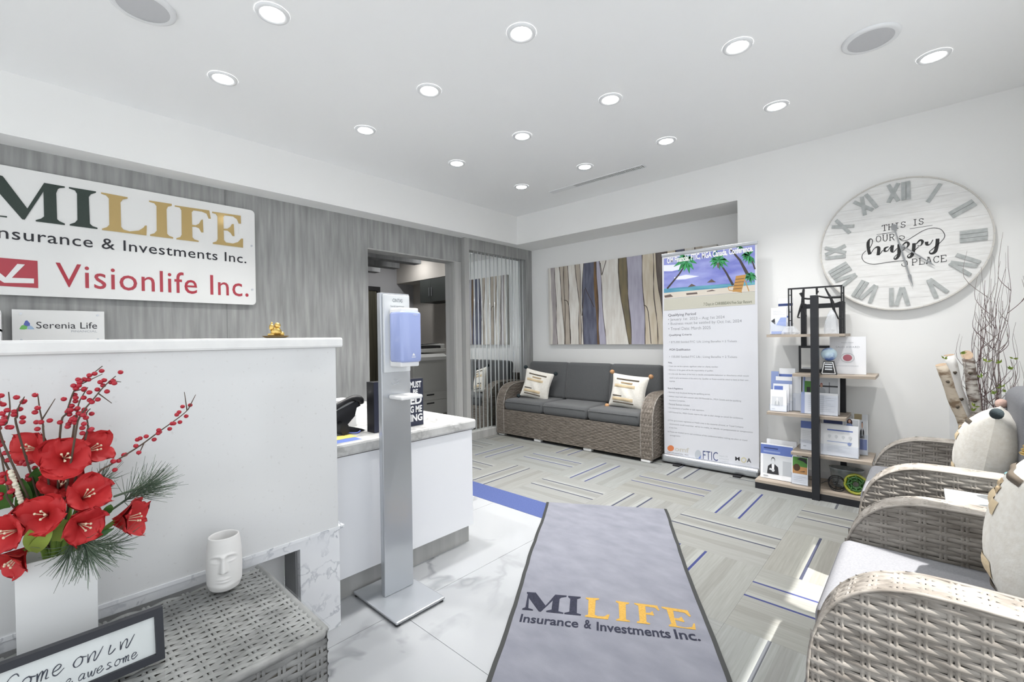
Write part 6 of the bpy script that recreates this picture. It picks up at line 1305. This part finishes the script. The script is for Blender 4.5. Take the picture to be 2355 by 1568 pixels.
def bloom(c, d, R0, seed):
    d = Vector(d).normalized(); q = Vector((0, 0, 1)).rotation_difference(d); rnd = random.Random(seed)
    mb = MB()
    for k in range(6):
        fm = petal_mesh(R0 * rnd.uniform(1.0, 1.22), R0 * rnd.uniform(1.15, 1.4), rnd.uniform(0.7, 1.3), R0 * 0.085, seed * 10 + k); a = k * PI / 3 + rnd.uniform(-0.12, 0.12) + (0.03 if k % 2 else 0); ca, sa = math.cos(a), math.sin(a); lift = 0.0 if k % 2 else 0.006
        def g(u, v):
            p = fm(u, v); p = Vector((p.x * ca - p.y * sa, p.x * sa + p.y * ca, p.z - lift)); return Vector(c) + q @ (p - Vector((0, 0, R0 * 0.55)))
        mb.grid(g, 10, 18)
    b = mb.build('bloom', M_PET, t, True)
    st = MB()
    for k in range(4):
        a = 2 * PI * k / 5; tip = Vector((0.16 * R0 * math.cos(a), 0.16 * R0 * math.sin(a), R0 * 0.30)); p0 = Vector(c) + q @ Vector((0, 0, -R0 * 0.45)); p1 = Vector(c) + q @ tip
        st.tube([p0, (p0 + p1) / 2, p1], 0.0013, 5); st.ball(p1, 0.0030, 6, 4, (1.5, 1, 1))
    st.build('stamens', M_STA, b, True)
    base = Vector(c) - d * R0 * 0.55
    MB().tube(sm([base, base - d * 0.03 + Vector((0, 0, -0.02)), Vector((cx + 0.25 * (c[0] - cx), cy + 0.25 * (c[1] - cy), TT + VH - 0.01)), (cx, cy, TT + 0.07)], 4), 0.006, 7).build('flower_stem', M_STEM, t, True)
VF = Vector((1.0, -0.05, 0.25))
for k, (px, py, x_, d, R0) in enumerate(((72, 1032, -1.68, (0.6, -0.55, 0.30), 0.062), (148, 1052, -1.585, (0.9, 0.0, 0.22), 0.068), (214, 1032, -1.63, (0.7, 0.55, 0.30), 0.060), (98, 1185, -1.55, (0.9, -0.35, 0.30), 0.068), (200, 1138, -1.58, (0.8, 0.25, 0.45), 0.066), (192, 1208, -1.54, (0.85, 0.30, -0.05), 0.062), (302, 1192, -1.58, (0.55, 0.85, 0.05), 0.070), (20, 1225, -1.56, (0.7, -0.7, 0.1), 0.062), (140, 1112, -1.62, (0.7, 0.05, 0.55), 0.060), (30, 1290, -1.56, (0.6, -0.7, -0.5), 0.05), (20, 1120, -1.68, (0.5, -0.7, 0.4), 0.055))):
    c = xp(px, py, x_); bloom(c, d, R0 * 0.88, k + 1)
M_BERRY = mat('red_berry', (0.40, 0.015, 0.03), 0.3); M_BTW = mat('berry_twig', (0.10, 0.07, 0.05), 0.8)
bme = MB().ball((0, 0, 0), 0.0062, 9, 6, (1, 1, 0.92)); berry0 = None
def branch(px_pts, x_, nb, tips):
    global berry0
    P = [xp(a, b, x_) for a, b in px_pts]; root = Vector((cx, cy, TT + VH - 0.02)); path = sm([root] + P, 5); n_ = len(path)
    br = MB().tube(path, [0.0028 * (1 - 0.6 * i / (n_ - 1)) for i in range(n_)], 5)
    for (i0, b_) in tips: q = [path[min(n_ - 1, int(i0 * (n_ - 1)))], xp(*b_, x_)]; br.tube(q, [0.0016, 0.0008], 4)
    bo = br.build('berry_branch', M_BTW, t, True)
    nb = int(nb * 0.72)
    for k in range(nb):
        i = int((0.30 + 0.70 * k / nb) * (n_ - 1)); i = min(i, n_ - 1); p = path[i] + Vector((random.uniform(-1, 1), random.uniform(-1, 1), random.uniform(-1, 1))) * 0.013
        if berry0 is None: o = berry0 = bme.build('berry', M_BERRY, bo, True, world=False)
        else: o = berry0.copy(); COL.objects.link(o); o.parent = bo
        o.location = p - t.location - bo.location
def px2(a, b): return (a / 3.2667, 820 + b / 3.2667)
for P, nb, tips in (([(700, 930), (850, 800), (1050, 670), (1200, 560), (1360, 445), (1420, 390)], 34, [(0.95, (1385, 265)), (0.98, (1470, 285)), (0.55, (1040, 740))]), ([(560, 620), (600, 450), (700, 320), (790, 215), (870, 145)], 30, [(0.9, (910, 190)), (0.7, (840, 350))]), ([(450, 580), (500, 420), (555, 260), (620, 190), (770, 70)], 30, [(0.75, (770, 130)), (0.6, (660, 235))]),
                    ([(545, 600), (575, 430), (600, 330), (660, 230)], 16, []), ([(330, 620), (325, 520), (300, 400), (285, 290)], 11, [(0.6, (415, 315))]), ([(140, 580), (130, 450), (140, 380), (185, 300)], 10, []), ([(20, 640), (50, 500), (75, 400), (65, 265)], 14, []), ([(-40, 640), (-20, 480), (0, 290)], 10, []), ([(80, 1100), (60, 1000), (30, 850), (0, 700), (-20, 600)], 26, []), ([(640, 620), (660, 520), (650, 430), (680, 390)], 10, []), ([(300, 1000), (240, 900), (210, 800), (200, 740)], 14, [])):
    branch([px2(*q) for q in P], random.uniform(-1.66, -1.56), nb, [(i, px2(*q)) for i, q in tips])
def pine(c, d, n_, L_):
    c, d = Vector(c), Vector(d).normalized(); mb = MB()
    mb.tube([c - d * 0.06, c + d * 0.02], 0.003, 5)
    for k in range(n_):
        a = Vector((random.gauss(0, 1), random.gauss(0, 1), random.gauss(0, 1))).normalized(); v = (d * random.uniform(0.55, 1.2) + a * 0.65).normalized(); p = c + d * random.uniform(-0.03, 0.02); e = p + v * L_ * random.uniform(0.7, 1.05); m_ = (p + e) / 2 + Vector((0, 0, -0.006))
        mb.tube([p, m_, e], [0.0008, 0.0008, 0.0004], 3, cap=False)
    mb.build('pine_sprig', mat('pine_needle', (0.05, 0.085, 0.055), 0.7, col2=(0.14, 0.19, 0.13), scale=30), t, False, 'stuff')
for (px, py), d, n_, L_ in (((310, 1135), (0.15, 0.8, 0.55), 90, 0.095), ((325, 1120), (0.1, 0.95, 0.2), 60, 0.095), ((195, 1250), (0.5, 0.35, -0.75), 90, 0.10), ((165, 1255), (0.5, -0.25, -0.85), 50, 0.08), ((235, 1250), (0.3, 0.9, -0.2), 50, 0.075), ((225, 1110), (0.1, 0.7, 0.6), 40, 0.06)): pine(xp(px, py, -1.56 if py > 1200 else -1.62), d, n_, L_)
def blade(pts, w_, m):
    P = sm([xp(a, b, x_) for a, b, x_ in pts], 5); n_ = len(P); mb = MB(); vs = []
    for i, p in enumerate(P):
        f = i / (n_ - 1); ww = w_ * math.sin(PI * min(0.97, 0.18 + 0.8 * f)); dd = (P[min(i + 1, n_ - 1)] - P[max(i - 1, 0)]).normalized(); a = dd.cross(Vector((1, 0, 0.2))).normalized()
        vs += [p + a * ww / 2, p + Vector((-0.004, 0, 0)), p - a * ww / 2]
    mb.add(vs, [(3 * i + j, 3 * i + j + 1, 3 * i + j + 4, 3 * i + j + 3) for i in range(n_ - 1) for j in (0, 1)]); mb.build('leaf', m, t, True)
M_LEAFL = mat('lime_leaf', (0.26, 0.34, 0.06), 0.5)
for P, w_, m in (([(75, 1270, -1.57), (95, 1245, -1.54), (120, 1215, -1.53)], 0.030, M_LEAFL), ([(80, 1265, -1.57), (70, 1240, -1.54), (68, 1218, -1.53)], 0.026, M_LEAFL), ([(130, 1245, -1.58), (145, 1210, -1.56), (120, 1200, -1.56)], 0.03, M_LEAFL), ([(185, 1245, -1.58), (225, 1230, -1.56), (262, 1215, -1.56)], 0.018, M_LEAFD), ([(60, 1150, -1.66), (95, 1110, -1.64), (110, 1075, -1.62)], 0.03, M_LEAFD), ([(50, 1180, -1.66), (55, 1140, -1.64), (50, 1100, -1.62)], 0.03, M_LEAFD), ([(10, 1170, -1.66), (5, 1140, -1.64), (-5, 1110, -1.62)], 0.035, M_LEAFD), ([(90, 1150, -1.66), (80, 1110, -1.64), (85, 1075, -1.62)], 0.03, M_LEAFD), ([(240, 1185, -1.62), (250, 1170, -1.6), (255, 1160, -1.6)], 0.02, M_LEAFD)):
    blade(P, w_, m)
mb = MB()
for k in range(12): f = k / 11; mb.ball(xp(25 + 26 * f, 1085 + 75 * f, -1.60) + Vector((0.003 * math.sin(k * 2), 0, 0)), 0.006, 7, 5)
mb.build('white_bud_spray', mat('ivory_buds', (0.72, 0.68, 0.55), 0.6), t, True)
